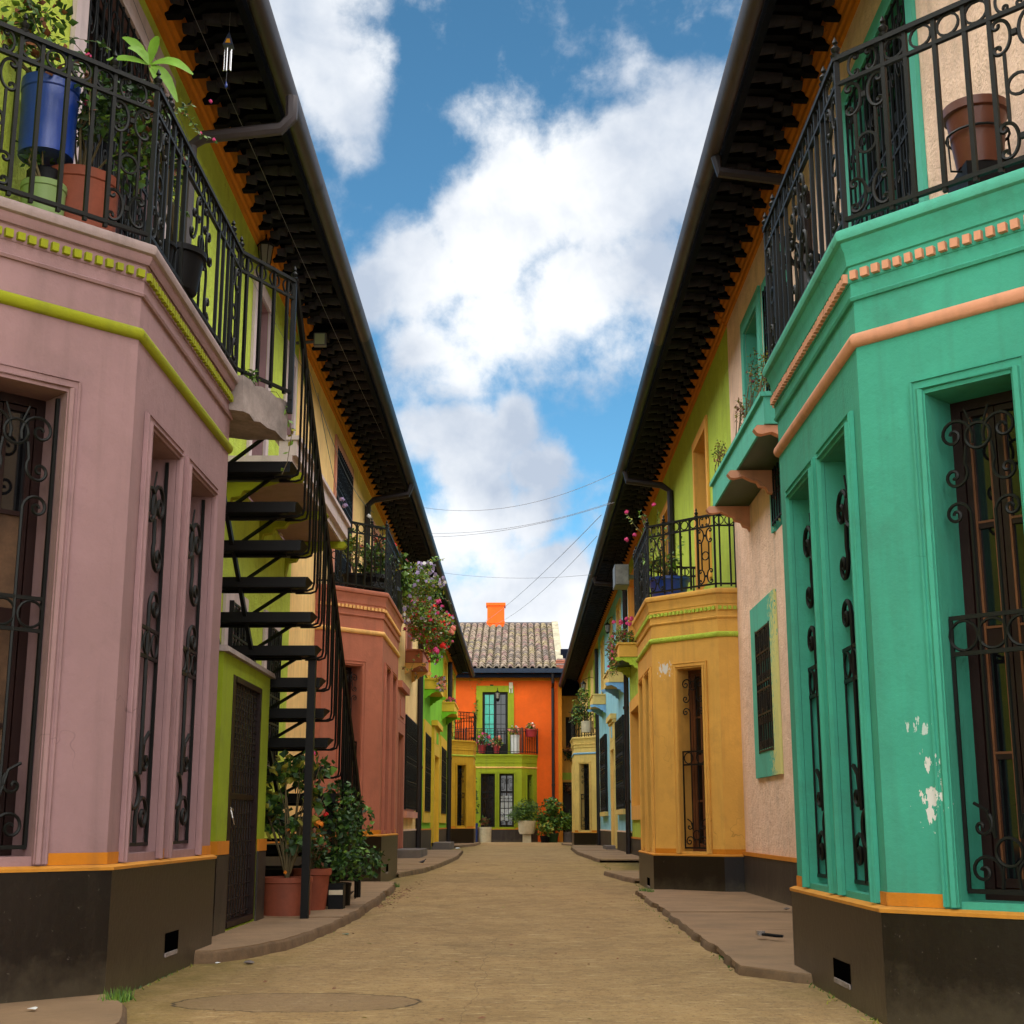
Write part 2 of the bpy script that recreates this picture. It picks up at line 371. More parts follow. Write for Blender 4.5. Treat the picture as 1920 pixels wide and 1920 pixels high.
FL = dict(red=mat('red petals', (.75, .02, .02), rough=.6, bump=0), pink=mat('pink petals', (.75, .07, .25), rough=.6, bump=0), lilac=mat('lilac petals', (.42, .32, .58), rough=.6, bump=0),
          white=mat('white petals', (.8, .78, .75), rough=.6, bump=0), orange=mat('orange petals', (.75, .22, .01), rough=.6, bump=0), salmon=mat('salmon petals', (.8, .25, .18), rough=.6, bump=0))
STONE = mat('grey step stone', (.16, .13, .12), rough=.85, var=.2, bump=.3)
WHITE = mat('white paper', (.75, .75, .75), rough=.8, bump=0)
STEEL = mat('bare steel', (.6, .6, .62), rough=.25, metal=1, var=.05)
GREYM = mat('grey painted metal', (.10, .10, .10), rough=.5, var=.2)
LAMPG = mat('frosted lamp glass', (.22, .21, .17), rough=.3, var=.1, spec=.5)
CABLE = mat('cable sheath', (.20, .20, .22), rough=.6, bump=0)

# ------------------------------------------------------------------ curves for ironwork
def curvept(kap, n=34, L=1.0, th0=math.pi / 2):
    pts = [(0.0, 0.0)]; th = th0; x = y = 0; half = []
    for sgn in (1, -1):
        x = y = 0; th = th0; lst = []
        for i in range(1, n + 1):
            q = i / n; ds = L / n
            th += kap(sgn * q) * ds * sgn
            x += math.cos(th) * ds * sgn; y += math.sin(th) * ds * sgn; lst.append((x, y))
        half.append(lst)
    return half[1][::-1] + [(0, 0)] + half[0]
def norm(p, h):
    xs = [a for a, b in p]; ys = [b for a, b in p]; cx, cy = (max(xs) + min(xs)) / 2, (max(ys) + min(ys)) / 2
    k = h / (max(ys) - min(ys)); return [((a - cx) * k, (b - cy) * k) for a, b in p]
CS = norm(curvept(lambda q: 1.3 + 17 * abs(q) ** 2.2, 44), 1)         # opens to the left
SS = norm(curvept(lambda q: 1.2 * q + 17 * (1 if q > 0 else -1) * abs(q) ** 2.2, 44), 1)
def xf(p, cx, cz, sc, rot=0, flip=1):
    c, s_ = math.cos(rot), math.sin(rot)
    return [(cx + (a * flip * c - b * s_) * sc, cz + (a * flip * s_ + b * c) * sc) for a, b in p]
def circ(cx, cz, r, n=14): return [(cx + r * math.cos(2 * math.pi * i / n), cz + r * math.sin(2 * math.pi * i / n)) for i in range(n)]
def cane(x, z0, z1, r, side):
    pts = [(x, z0), (x, z1)]; cx = x + side * r; rr = r
    for i in range(1, 20):
        a = i / 19 * math.pi * 2.9; k = r * (1 - .75 * i / 19)
        pts.append((x + side * r - side * k * math.cos(a), z1 + k * math.sin(a)))
    return pts
def flat(mb, F, pts, o, r, n=5, closed=False, m=0): mb.tube([F.P(a, o, b) for a, b in pts], r, n, m, closed)
IDF = Frame((0, 0), (1, 0), (0, -1))
_mc = {}
def memo(key, fn):
    if key not in _mc: _mc[key] = fn()
    return _mc[key]
def m_bar(r): 
    def f():
        b = MB(); b.box(-r, r, -r, r, 0, 1); return b.mesh('bar', IRON)
    return memo(('bar', r), f)
def m_ring(R_, r):
    def f():
        b = MB(); flat(b, IDF, circ(0, 0, R_, 16), 0, r, 4, True); return b.mesh('ring', IRON)
    return memo(('ring', R_, r), f)
def m_cscroll(h, r):
    def f():
        b = MB(); flat(b, IDF, xf(CS, 0, 0, h), 0, r, 5); return b.mesh('scroll', IRON)
    return memo(('cs', h, r), f)
def m_fin(sc=1):
    def f():
        b = MB(); b.lathe([(0, 0), (.022, 0), (.026, .012), (.012, .022), (.02, .034), (.024, .046), (.012, .06), (.006, .07), (.014, .078), (.010, .09), (0, .112)], n=10)
        return b.mesh('finial', IRON)
    return memo('fin', f)
def m_endpanel(w, h, r):
    """two bars with a ring between them, back to back scrolls above and below"""
    def f():
        b = MB(); q = h * .24; x = w * .24
        for sgn in (1, -1):
            for zc in (q * .62, h - q * .62):
                flat(b, IDF, xf(CS, sgn * w * .26, zc, q * .98, 0, -sgn), 0, r, 5)
            b.tube([IDF.P(sgn * x, 0, q * 1.12), IDF.P(sgn * x, 0, h - q * 1.12)], r, 4)
        flat(b, IDF, circ(0, h * .5, x * .92, 16), 0, r * .9, 4, True)
        b.box(-.012, .012, -.010, .010, q * .55, q * .7); b.box(-.012, .012, -.010, .010, h - q * .7, h - q * .55)
        return b.mesh('scroll_panel', IRON)
    return memo(('ep', w, h, r), f)
def m_heart(w, h, r):
    """ornate centre panel of S scrolls climbing round a lily"""
    def f():
        b = MB()
        for sgn in (1, -1):
            flat(b, IDF, xf(SS, sgn * w * .24, h * .25, h * .46, sgn * -.12, sgn), 0, r, 5)
            flat(b, IDF, xf(CS, sgn * w * .30, h * .66, h * .28, sgn * .35, -sgn), 0, r, 5)
            flat(b, IDF, xf(CS, sgn * w * .16, h * .86, h * .22, 0, sgn), 0, r, 5)
            flat(b, IDF, [(0, h * .30), (sgn * w * .07, h * .42), (sgn * w * .16, h * .5), (sgn * w * .2, h * .47)], 0, r, 5)
            flat(b, IDF, xf(CS, sgn * w * .34, h * .12, h * .2, 0, -sgn), 0, r, 5)
        b.tube([IDF.P(0, 0, 0), IDF.P(0, 0, h)], r, 4); flat(b, IDF, circ(0, h * .58, w * .10, 14), 0, r, 4, True)
        return b.mesh('scroll_panel', IRON)
    return memo(('heart', w, h, r), f)

def railing(root, path, side, z0, h=.86, near=True, r=.0100, heart=False, sp=.142, skip_first=False):
    b = MB(); top = z0 + h; rr = root
    for zz, w, t in ((z0 + .05, .012, .010), (top - .13, .011, .009), (top, .019, .012)):
        sweep(b, path, side, [(-w, zz - t), (w, zz - t), (w, zz + t), (-w, zz + t)])
    sg = segs(path, side); pts = [Vector((p[0], p[1], 0)) for p in path]
    for p in pts:
        b.box(p.x - .012, p.x + .012, p.y - .012, p.y + .012, z0, top)
    rail = b.obj('balcony_railing', IRON, rr)
    if near:
        for p in pts: inst('finial', m_fin(), rail, Matrix.Translation((p.x, p.y, top + .01)))
        jn = None
    else:
        jn = MB()
    hh = h - .13 - .05
    for F, L in sg:
        if L < .12: continue
        pw = .235 if L > .8 else 0
        a, e = (.02, L - .02)
        spans = []
        if pw:
            for c in (a + pw / 2, e - pw / 2): spans.append((c, 'ep'))
            if heart and L > 1.5: spans.append((L / 2, 'heart'))
        for c, kd in spans:
            if near:
                me = m_endpanel(.22, hh, .0088) if kd == 'ep' else m_heart(.60, hh, .0095)
                inst('scroll_panel', me, rail, F.M(c, 0, z0 + .05))
                if kd == 'ep':
                    for q in (-1, 1):
                        inst('scroll', m_cscroll(.112, .0075), rail, F.M(c, 0, top - .065) @ Matrix.Diagonal((q, 1, 1, 1)) @ Matrix.Translation((.048, 0, 0)))
                    for q in (-1, 1):
                        inst('finial', m_fin(), rail, F.M(c + q * pw / 2, 0, top + .01)) if (0.05 < c + q * pw / 2 < L - .05) else None
            else:
                for sgn in (1, -1):
                    for zc in (.12, hh - .12): flat(jn, F, [(c + x, z) for x, z in xf(CS, sgn * .055, z0 + .05 + zc, .2, 0, -sgn)], 0, .007, 4)
                flat(jn, F, circ(c, z0 + .05 + hh / 2, .05, 10), 0, .006, 4, True)
        n = max(2, round(L / sp)); xs = [L * (i + .5) / n for i in range(n)]
        if pw: xs += [pw + .01, L - pw - .01]
        for x in xs:
            if any(abs(x - c) < (.105 if kd == 'ep' else .30) for c, kd in spans): continue
            if near:
                inst('baluster', m_bar(r), rail, F.M(x, 0, z0 + .02, 1, 1, h - .02))
            else: jn.fbox(F, x - .008, x + .008, -.008, .008, z0, top)
        k = max(1, round((L - 2 * pw) / sp)); 
        for i in range(k):
            x = pw + (L - 2 * pw) * (i + .5) / k
            if near: inst('ring', m_ring(.052, .0075), rail, F.M(x, 0, top - .065))
            else: flat(jn, F, circ(x, top - .065, .045, 8), 0, .006, 3, True)
    if not near:
        o = jn.obj('baluster_row', IRON, rail, kind='stuff')
    return rail

def grille(root, F, s0, s1, z0, z1, o=-.07, near=True, sides=True):
    """window guard of the bays: scrolled canes, a band of rings, scrolls at the foot"""
    w = s1 - s0; cx = (s0 + s1) / 2; H_ = z1 - z0; b = MB(); zm = z0 + H_ * .47; e = .012
    for zz in (zm, zm + .15, z0 + .03): b.fbox(F, s0 + .005, s1 - .005, o - .007, o + .007, zz - .009, zz + .009)
    for q0, q1 in ((s0 + .002, s0 + .018), (s1 - .018, s1 - .002)): b.fbox(F, q0, q1, o - .012, o + .006, z0 + .03, (z1 - .004 if sides else zm + .16)) if sides else b.fbox(F, q0, q1, o - .004, o + .004, z0 + .03, zm + .15)
    g = b.obj('window_grille', IRON, root)
    def cur(name, pts, r=.0115, closed=False):
        if near:
            q = MB(); flat(q, F, pts, o, r, 5, closed); q.obj(name, IRON, g)
        else: flat(jj, F, pts, o, r, 4, closed)
    jj = MB()
    def spir(sx_, sz_, r0, sd_, down, a0, turns=2.55, k=.30, lead=()):
        pts = list(lead)
        for q in range(26):
            th = q / 25 * turns * math.pi; rr_ = r0 * math.exp(-k * th) ; pts.append((sx_ - sd_ * rr_ * math.cos(th - a0), sz_ + (-1 if down else 1) * rr_ * math.sin(th - a0)))
        return pts
    t_ = min(.0115, w * .02)
    for sd_ in (-1, 1):
        cur('scroll', spir(cx + sd_ * w * .29, z1 - w * .46, w * .25, sd_, False, .5, 3.1, .20), t_)
        cur('scroll', spir(cx + sd_ * w * .31, z1 - w * .92, w * .185, sd_, True, .75, 2.9, .21, lead=[(cx + sd_ * w * .15, z1 - w * .60)]), t_)
        x_ = cx + sd_ * w * .14; r_ = w * .175; zc_ = z1 - w * 1.36
        cur('bar', [(x_, z0 + w * .62)] + spir(x_ + sd_ * r_, zc_, r_, sd_, False, 0, 3.0, .20), t_)
        cur('scroll', spir(cx + sd_ * w * .29, z0 + w * .28, w * .22, sd_, False, .4, 3.0, .20, lead=[(cx + sd_ * w * .10, z0 + .03)]), t_)
        cur('scroll', spir(cx + sd_ * w * .29, z0 + w * .74, w * .16, sd_, True, .9, 2.5, lead=[]), t_)
        cur('scroll', [(cx + sd_ * w * .14, z0 + w * .62), (cx + sd_ * w * .22, z0 + w * .90), (cx + sd_ * w * .36, z0 + w * .98)], t_)
    cur('ring', circ(cx, z1 - w * .50, w * .145, 20), t_, True)
    cur('ring', circ(cx, z0 + w * .48, w * .145, 20), t_, True)
    for q in (-1, 1): cur('bar', [(cx + q * w * .07, z1 - w * .36), (cx + q * w * .14, z1 - w * .18)], .0055); cur('bar', [(cx + q * w * .07, z0 + w * .34), (cx + q * w * .1, z0 + .03)], .0055)
    rr = .062 if w > .34 else .05; n = max(2, int(w / (rr * 2.05)))
    for i in range(n): cur('ring', circ(s0 + w * (i + .5) / n, zm + .075, rr, 16), .007, True)
    if not near: jj.obj('scrollwork', IRON, g, kind='stuff')
    return g

def guard(root, F, s0, s1, z0, z1, o=.05, near=False, deep=.05):
    """square window guard with bars, scroll bands and rings"""
    b = MB(); w = s1 - s0; H_ = z1 - z0
    for zz in (z0, z0 + H_ * .3, z0 + H_ * .5, z0 + H_ * .56, z0 + H_ * .8, z1): b.fbox(F, s0, s1, o - .008, o + .008, zz - .01, zz + .01)
    for sx in (s0, s1): b.fbox(F, sx - .012, sx + .012, 0.004, o + .01, z0 - .02, z1 + .02)
    g = b.obj('window_grille', IRON, root); n = max(3, round(w / .13)); jj = MB()
    for i in range(n + 1):
        x = s0 + w * i / n
        if near: inst('bar', m_bar(.007), g, F.M(x, o, z0, 1, 1, H_))
        else: jj.fbox(F, x - .008, x + .008, o - .008, o + .008, z0, z1)
    for i in range(n):
        x = s0 + w * (i + .5) / n
        for zc, hh, k in ((z0 + H_ * .15, H_ * .26, CS), (z0 + H_ * .4, H_ * .17, SS), (z0 + H_ * .68, H_ * .2, CS), (z0 + H_ * .9, H_ * .17, SS)):
            fl = 1 if i % 2 else -1
            if near:
                q = MB(); flat(q, F, [(x + (a - x) * min(1, .05 / (hh * .33)), c) for a, c in xf(k, x, zc, hh, 0, fl)[::2]], o, .007, 4); q.obj('scroll', IRON, g)
            else: flat(jj, F, xf(k, x, zc, hh, 0, fl)[::4], o, .007, 3)
    if jj.v: jj.obj('scrollwork', IRON, g, kind='stuff')
    return g

def m_pane(m):
    def f():
        b = MB(); b.box(-.5, .5, -.004, .004, -.5, .5); return b.mesh('pane', m)
    return memo(('pane', m.name), f)
def window(root, F, s0, s1, z0, z1, o=-.16, fm=WOOD, leaves_=2, rows=5, cols=1, glass=GLASS, near=True, bm=None, name='window', kick=.0, st=.055, bulb=None):
    """timber casement with leaves, glazing bars and panes"""
    b = MB(); f = .045
    b.fbox(F, s0, s0 + f, o - .05, o, z0, z1); b.fbox(F, s1 - f, s1, o - .05, o, z0, z1)
    b.fbox(F, s0 + f, s1 - f, o - .05, o, z1 - f, z1); b.fbox(F, s0 + f, s1 - f, o - .05, o, z0, z0 + f)
    a, c = s0 + f, s1 - f; lw = (c - a) / leaves_; panes = []; st = min(st, lw * .22)
    for i in range(leaves_):
        l0, l1 = a + i * lw + .003, a + (i + 1) * lw - .003; q0, q1 = z0 + f + .004, z1 - f - .004
        b.fbox(F, l0, l0 + st, o - .045, o - .01, q0, q1); b.fbox(F, l1 - st, l1, o - .045, o - .01, q0, q1)
        b.fbox(F, l0 + st, l1 - st, o - .045, o - .01, q1 - st, q1); kz = q0 + max(st * 1.4, kick)
        b.fbox(F, l0 + st, l1 - st, o - .043, o - .014, q0, kz)
        x0, x1, y0, y1 = l0 + st, l1 - st, kz, q1 - st; ph = (y1 - y0) / rows; pwid = (x1 - x0) / cols; t = min(.011, ph * .08)
        for r_ in range(rows):
            if r_:
                tt = t if (r_ % 2 or cols > 1) else max(t, min(.045, ph * .15))
                b.fbox(F, x0, x1, o - .040, o - .016, y0 + r_ * ph - tt, y0 + r_ * ph + tt)
                if bm: b.fbox(F, x0 + .010, x1 - .010, o - .041, o - .012, y0 + r_ * ph + tt, y0 + r_ * ph + tt + .010, 1)
            for cc in range(cols):
                panes.append((x0 + (cc + .5) * pwid, y0 + (r_ + .5) * ph, pwid, ph))
        if bm:
            b.fbox(F, x0, x0 + .010, o - .041, o - .012, y0, y1, 1); b.fbox(F, x1 - .010, x1, o - .041, o - .012, y0, y1, 1)
        for cc in range(1, cols): b.fbox(F, x0 + cc * pwid - t, x0 + cc * pwid + t, o - .039, o - .017, y0, y1)
    w_ = b.obj(name, [fm, bm or fm], root)
    if near:
        for (px, pz, pw, ph) in panes:
            inst('pane', m_pane(glass(px, pz) if callable(glass) else glass), w_, F.M(px, o - .034, pz, pw, 1, ph))
    else:
        q = MB()
        for (px, pz, pw, ph) in panes: q.fbox(F, px - pw / 2, px + pw / 2, o - .036, o - .032, pz - ph / 2, pz + ph / 2)
        q.obj('pane', glass if not callable(glass) else GLASS, w_)
    # no room behind: its darkness lies in the opaque pane colour
    return w_
def architrave(b, F, h, w=.070, t=.020, m=0, bottom=False, bead=True):
    b.mark(); a, c, z0, z1 = h
    b.fbox(F, a - w, a, .002, t, z0, z1 + w, m); b.fbox(F, c, c + w, .002, t, z0, z1 + w, m); b.fbox(F, a, c, .002, t, z1, z1 + w, m)
    if bottom: b.fbox(F, a - w, c + w, .002, t, z0 - w, z0 - .0005, m)
    if bead:
        q = w * .86; b.tube([F.P(a - q, t, z0), F.P(a - q, t, z1 + q), F.P(c + q, t, z1 + q), F.P(c + q, t, z0)], w * .13, 5, m)
        e = w * .30
        b.tube([F.P(a - e, t, z0), F.P(a - e, t, z1 + e), F.P(c + e, t, z1 + e), F.P(c + e, t, z0)], e * .9, 6, m)
def surround(b, F, h, w=.12, t=.03, wb=None, m=0):
    b.mark(); a, c, z0, z1 = h; wb = w if wb is None else wb
    b.fbox(F, a - w, a - .001, .002, t, z0 - wb, z1 + w, m); b.fbox(F, c + .001, c + w, .002, t, z0 - wb, z1 + w, m)
    b.fbox(F, a, c, .002, t, z1 + .001, z1 + w, m)
    if wb: b.fbox(F, a, c, .002, t, z0 - wb, z0 - .001, m)

def bay(root, path, side, zg, zp, k, mwall, mcourse, mdent, mledge, wins, near=True, fm=WOOD, bm=None, dent=True, dsp=.055, skirt=None, vent=None, glass=GLASS, leaves_=2, rail=None, ztop=None):
    """oriel bay standing on a dark plinth: wins = {segment: [(s0,s1,z0,z1)]}"""
    sg = segs(path, side); zt = ztop or zp + 2.935 * k; zc = zp + 2.47 * k
    b = MB(); tr = MB()
    for i, (F, L) in enumerate(sg):
        hs = wins.get(i, [])
        wallholes(b, F, 0, L, zp, zt, hs, .26)
        for h in hs: architrave(tr, F, (h[0], h[1], zp + .012, h[3]))
    bw = b.obj('bay_window', mwall, root)
    t_ = tr.obj('window_surround', mwall, root)
    # base: dark skirting with a painted sill on top
    p = MB(); sweep(p, path, side, [(-.02, zg - .3), (.035, zg - .3), (.035, zp - .021), (-.02, zp - .021)])
    pl = p.obj('skirting', skirt or SKIRTG, root)
    p = MB(); sweep(p, path, side, [(-.27, zp - .020), (.042, zp - .020), (.044, zp - .006), (.02, zp + .004), (-.27, zp + .008)])
    p.obj('sill', ORSILL, root)
    p = MB()
    for i, (F, L) in enumerate(sg):    # painted band round the foot of the piers
        x = 0; hs = sorted(wins.get(i, []))
        for h in hs + [(L + .0735, 0, 0, 0)]:
            if h[0] - .073 - x > .012: p.mark(); p.fbox(F, x, min(L, h[0] - .073), .001, .006, zp + .006, zp + .060)
            x = (h[1] or 0) + .073
    if p.v: p.obj('painted_band', ORANGE, root)
    if vent:
        i, s_, z_, ww, hh = vent; F = sg[i][0]
        q = MB(); q.fbox(F, s_ - ww / 2, s_ + ww / 2, .0355, .0375, z_ - hh / 2, z_ + hh / 2); q.obj('vent_hole', HOLE, root)  # black plate on the face, the dark of the hole is its colour
        q = MB(); q.fbox(F, s_ - ww / 2, s_ + ww / 2 - .03, .036, .044, z_ - hh / 2 - .022, z_ - hh / 2 - .001); q.obj('vent_lip', CONC, root)
    # string course
    p = MB(); pr = [(0, zc - .030), (.014, zc - .028), (.022, zc - .020), (.028, zc - .006), (.030, zc + .008), (.026, zc + .022), (.016, zc + .031), (0, zc + .033)]
    sweep(p, path, side, pr); p.obj('string_course', mcourse, root)
    # cornice below the ledge
    a = zp + 2.66 * k
    pr = [(0, a), (.014, a), (.020, a + .014), (.012, a + .022), (.012, a + .085), (.018, a + .090), (.018, a + .160), (.026, a + .166), (.028, a + .19), (.034, zt - .045), (.048, zt - .018), (.050, zt), (0, zt)]
    p = MB(); sweep(p, path, side, pr); co = p.obj('cornice', mwall, root)
    if dent:
        dm = None; zz = a + .095; dj = MB(); hgt = .040; dw = dsp * .62
        if near:
            q = MB(); q.box(-dw / 2, dw / 2, 0, .024, 0, hgt); dm = q.mesh('dentil', mdent)
        strip = MB(); sweep(strip, path, side, [(.013, zz - .010), (.0165, zz - .010), (.0165, zz + hgt + .004), (.013, zz + hgt + .004)]); strip.obj('dentil_band', mwall, root)
        for F, L in sg:
            L2 = L + .01; n = max(1, int(L2 / dsp))
            for i in range(n):
                x = (i + .5) * L / n
                if near: inst('dentil', dm, root, F.M(x + random.uniform(-.002, .002), .0168, zz + random.uniform(-.0015, .0015)) @ Matrix.Rotation(random.uniform(-.04, .04), 4, 'Y') @ Matrix.Diagonal((random.uniform(.9, 1.08), 1, random.uniform(.93, 1.05), 1)))
                else: dj.fbox(F, x - dw / 2, x + dw / 2, .0168, .045, zz, zz + hgt)
        if dj.v: dj.obj('dentils', mdent, root, kind='stuff')
    # ledge slab = balcony floor edge
    p = MB(); sweep(p, path, side, [(-.3, zt), (.050, zt), (.066, zt + .008), (.074, zt + .030), (.068, zt + .056), (.045, zt + .068), (-.3, zt + .068)]); p.obj('balcony_ledge', mledge, root)
    fl = MB(); fl.add([(x, y, zt + .06) for x, y in path], [tuple(range(len(path)))]); fl.obj('balcony_floor', CONC, root)
    for i, hs in wins.items():
        F = sg[i][0]
        for h in hs:
            window(root, F, h[0], h[1], h[2], h[3], -.20, fm, leaves_, 4 if near else 3, 1, glass, near, bm, st=.026)
            grille(root, F, h[0] + .004, h[1] - .004, h[2] + .01, h[3] - .02, -.045, near, mwall is MAUVE)
    if rail:
        rp = [(p_.x, p_.y) for p_ in offset(path, side, .02)]
        railing(root, rp, side, zt + .070, rail, near, heart=near)
    return zt

def eave(root, side, W, y0, y1, xg, zg_, zc, near_until=0, gm=GUT, cm=ORANGE, nrow=0.41, rem_tiles=True):
    """overhanging tiled eave: boards, rafters, tile undersides, fascia, gutter, painted cornice"""
    X = lambda o: W - side * o
    ov = abs(W - xg); zi = zc + .24; ze = zg_ + .10; sl = 0.0
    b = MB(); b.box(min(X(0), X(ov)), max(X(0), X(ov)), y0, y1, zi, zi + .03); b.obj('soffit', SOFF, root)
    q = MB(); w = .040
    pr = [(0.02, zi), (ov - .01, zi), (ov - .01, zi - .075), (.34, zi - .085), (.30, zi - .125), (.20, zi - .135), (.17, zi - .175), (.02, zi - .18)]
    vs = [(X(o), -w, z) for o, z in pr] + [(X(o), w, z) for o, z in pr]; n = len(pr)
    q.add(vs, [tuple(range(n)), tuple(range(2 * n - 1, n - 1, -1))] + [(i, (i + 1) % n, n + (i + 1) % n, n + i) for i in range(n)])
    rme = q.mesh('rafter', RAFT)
    tm = []
    for kk in range(5):
        q = MB(); Lt = .135 if kk > 1 else .085; a_ = 7; vs = []
        for o_, rr in ((0, .052), (Lt, .068)):
            for i in range(a_ + 1):
                th = math.pi * i / a_; vs.append((-side * o_, rr * math.cos(th), -rr * 1.0 * math.sin(th) - o_ * sl))
        fs = [(i, i + 1, a_ + 2 + i, a_ + 1 + i) for i in range(a_)] + [tuple(range(a_ + 1)), tuple(range(a_ + 1, 2 * a_ + 2))]
        q.add(vs, fs, 0, False); tm.append(q.mesh('roof_tile', UTILE))
    n = int((y1 - y0) / nrow); jt = MB(); jr = MB()
    for i in range(n):
        y = y0 + (i + .5) * nrow
        nearrow = y < near_until
        if nearrow: inst('rafter', rme, root, Matrix.Translation((0, y, 0)))
        else:
            for vv in (rme,): jr.add([(v.co.x, v.co.y + y, v.co.z) for v in vv.vertices], [tuple(p_.vertices) for p_ in vv.polygons])
        for j in range(5):
            o = (.15, .235, .31, .435, .56)[j] * ov / .70; dz_ = (.135, .100, .055, .048, .050)[j]
            if j == 4 and random.random() < .1: continue
            rx = random.uniform(-.012, .012)
            M_ = Matrix.Translation((X(o), y + nrow / 2 + rx, zi - dz_ + random.uniform(-.008, .008)))
            if nearrow: inst('roof_tile', tm[j], root, M_)
            else: jt.add([M_ @ v.co for v in tm[j].vertices], [tuple(p_.vertices) for p_ in tm[j].polygons])
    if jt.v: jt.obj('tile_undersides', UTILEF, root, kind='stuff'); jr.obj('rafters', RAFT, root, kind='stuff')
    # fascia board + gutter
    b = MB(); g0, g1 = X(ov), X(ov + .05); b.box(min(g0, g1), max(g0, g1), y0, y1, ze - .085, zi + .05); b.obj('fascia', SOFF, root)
    b = MB(); pts = []; a_ = 8
    g_r = .062; gc = ov + .13
    prof = [(gc - g_r, ze + .05)] + [(gc - g_r * math.cos(math.pi * i / a_), ze - .01 - g_r * 1.05 * math.sin(math.pi * i / a_)) for i in range(a_ + 1)] + [(gc + g_r, ze + .045), (gc + g_r + .010, ze + .045), (gc + g_r + .010, ze)]
    prof += [(gc + (g_r + .006) * math.cos(math.pi * i / a_), ze - .012 - (g_r * 1.05 + .006) * math.sin(math.pi * i / a_)) for i in range(a_ + 1)] + [(gc - g_r - .006, ze + .05)]
    vs = [(X(o), y0, z) for o, z in prof] + [(X(o), y1, z) for o, z in prof]; n = len(prof)
    b.add(vs, [(i, (i + 1) % n, n + (i + 1) % n, n + i) for i in range(n)], 0, False)
    gu = b.obj('gutter', gm, root)
    yy = y0 + .9
    while yy < y1:      # joint collars
        q = MB(); q.add([(X(gc - .074 * math.cos(math.pi * i / a_)), yy + d, ze - .01 - .078 * math.sin(math.pi * i / a_)) for d in (-.02, .02) for i in range(a_ + 1)], [(i, i + 1, a_ + 2 + i, a_ + 1 + i) for i in range(a_)]); q.obj('gutter_joint', gm, gu); yy += 3.1
    # moulded cornice at the wall head
    path = [(W, y0), (W, y1)]
    b = MB(); sweep(b, path, side, [(0, zc - .02), (.03, zc - .02), (.035, zc + .02), (.055, zc + .03), (.06, zc + .075), (.085, zc + .09), (.095, zc + .125), (.13, zc + .15), (.14, zc + .20), (0, zc + .20)])
    b.obj('wall_cornice', cm, root)
    # roof slope above with barrel tiles
    b = MB(); rx_, rz = X(-3.2), zi + 3.2 * .42 + ov * .42
    x1 = X(ov + .03)
    b.hexa([(x1, y0, zi + .035), (rx_, y0, rz), (rx_, y1, rz), (x1, y1, zi + .035), (x1, y0, zi + .07), (rx_, y0, rz + .035), (rx_, y1, rz + .035), (x1, y1, zi + .07)])
    b.obj('roof', UTILE, root)
    b = MB(); y = y0 + .15
    while y < y1 - .1:
        vs = []
        for (xx, zz, rr) in ((X(ov - .06), zi + .05, .09), (rx_, rz + .03, .09)):
            for i in range(7):
                th = math.pi * i / 6; vs.append((xx, y + rr * math.cos(th), zz + rr * .9 * math.sin(th)))
        b.add(vs, [(i, i + 1, 8 + i, 7 + i) for i in range(6)] + [tuple(range(7))], 0, False); y += .30
    b.obj('cover_tiles', UTILE, root, kind='stuff')

def pipe(root, pts, r=.05, m=PIPE, collars=()):
    b = MB(); b.tube(pts, r, 8); o = b.obj('downpipe', m, root)
    for z in collars:
        p = Vector(pts[-1]); q = MB(); q.lathe([(r, -.03), (r + .012, -.03), (r + .012, .03), (r, .03)], (p.x, p.y, z), 10); q.obj('pipe_collar', m, o)
    return o

def corbel(root, side, W, y, z, dep, m, w=.09, h=.28):
    """scrolled bracket under a planter"""
    X = lambda o: W - side * o
    pr = [(0, z), (dep + .06, z), (dep + .09, z - .035), (dep + .06, z - .075), (dep + .02, z - .08), (dep * .82, z - .06), (dep * .62, z - .10), (dep * .48, z - .115), (dep * .42, z - .16), (dep * .25, z - .17), (dep * .2, z - .22), (dep * .06, z - .235), (0, z - h)]
    b = MB(); n = len(pr); vs = [(X(o), y - w / 2, zz) for o, zz in pr] + [(X(o), y + w / 2, zz) for o, zz in pr]
    b.add(vs, [tuple(range(n)), tuple(range(2 * n - 1, n - 1, -1))] + [(i, (i + 1) % n, n + (i + 1) % n, n + i) for i in range(n)])
    return b.obj('corbel', m, root)
def windowbox(root, side, W, y0, y1, z, dep, m, mc, h=.26, ncor=2, munder=None):
    X = lambda o: W - side * o; F = Frame((W, 0), (0, 1), (-side, 0)); b = MB()
    b.fbox(F, y0, y1, .003, dep, z, z + .02); 
    for a in ((y0, y1, dep - .03, dep), (y0, y0 + .03, .003, dep - .03), (y1 - .03, y1, .003, dep - .03)): b.fbox(F, *a, z + .02, z + h)
    b.fbox(F, y0 - .02, y1 + .02, dep - .012, dep + .03, z + h - .035, z + h + .005); b.fbox(F, y0 - .03, y0 - .001, .004, dep - .013, z + h - .035, z + h + .005)
    b.fbox(F, y0 + .03, y1 - .03, .01, dep - .03, z + .021, z + h - .06, 1)
    o = b.obj('window_box', [m, EARTH], root)
    if munder:
        q = MB(); q.fbox(F, y0 + .02, y1 - .02, .004, dep - .02, z - .004, z - .001); q.obj('box_underside', munder, root)
    for i in range(ncor):
        yy = y0 + .07 + (y1 - y0 - .14) * i / max(1, ncor - 1); corbel(root, side, W, yy, z - .006, dep, mc)
    return o

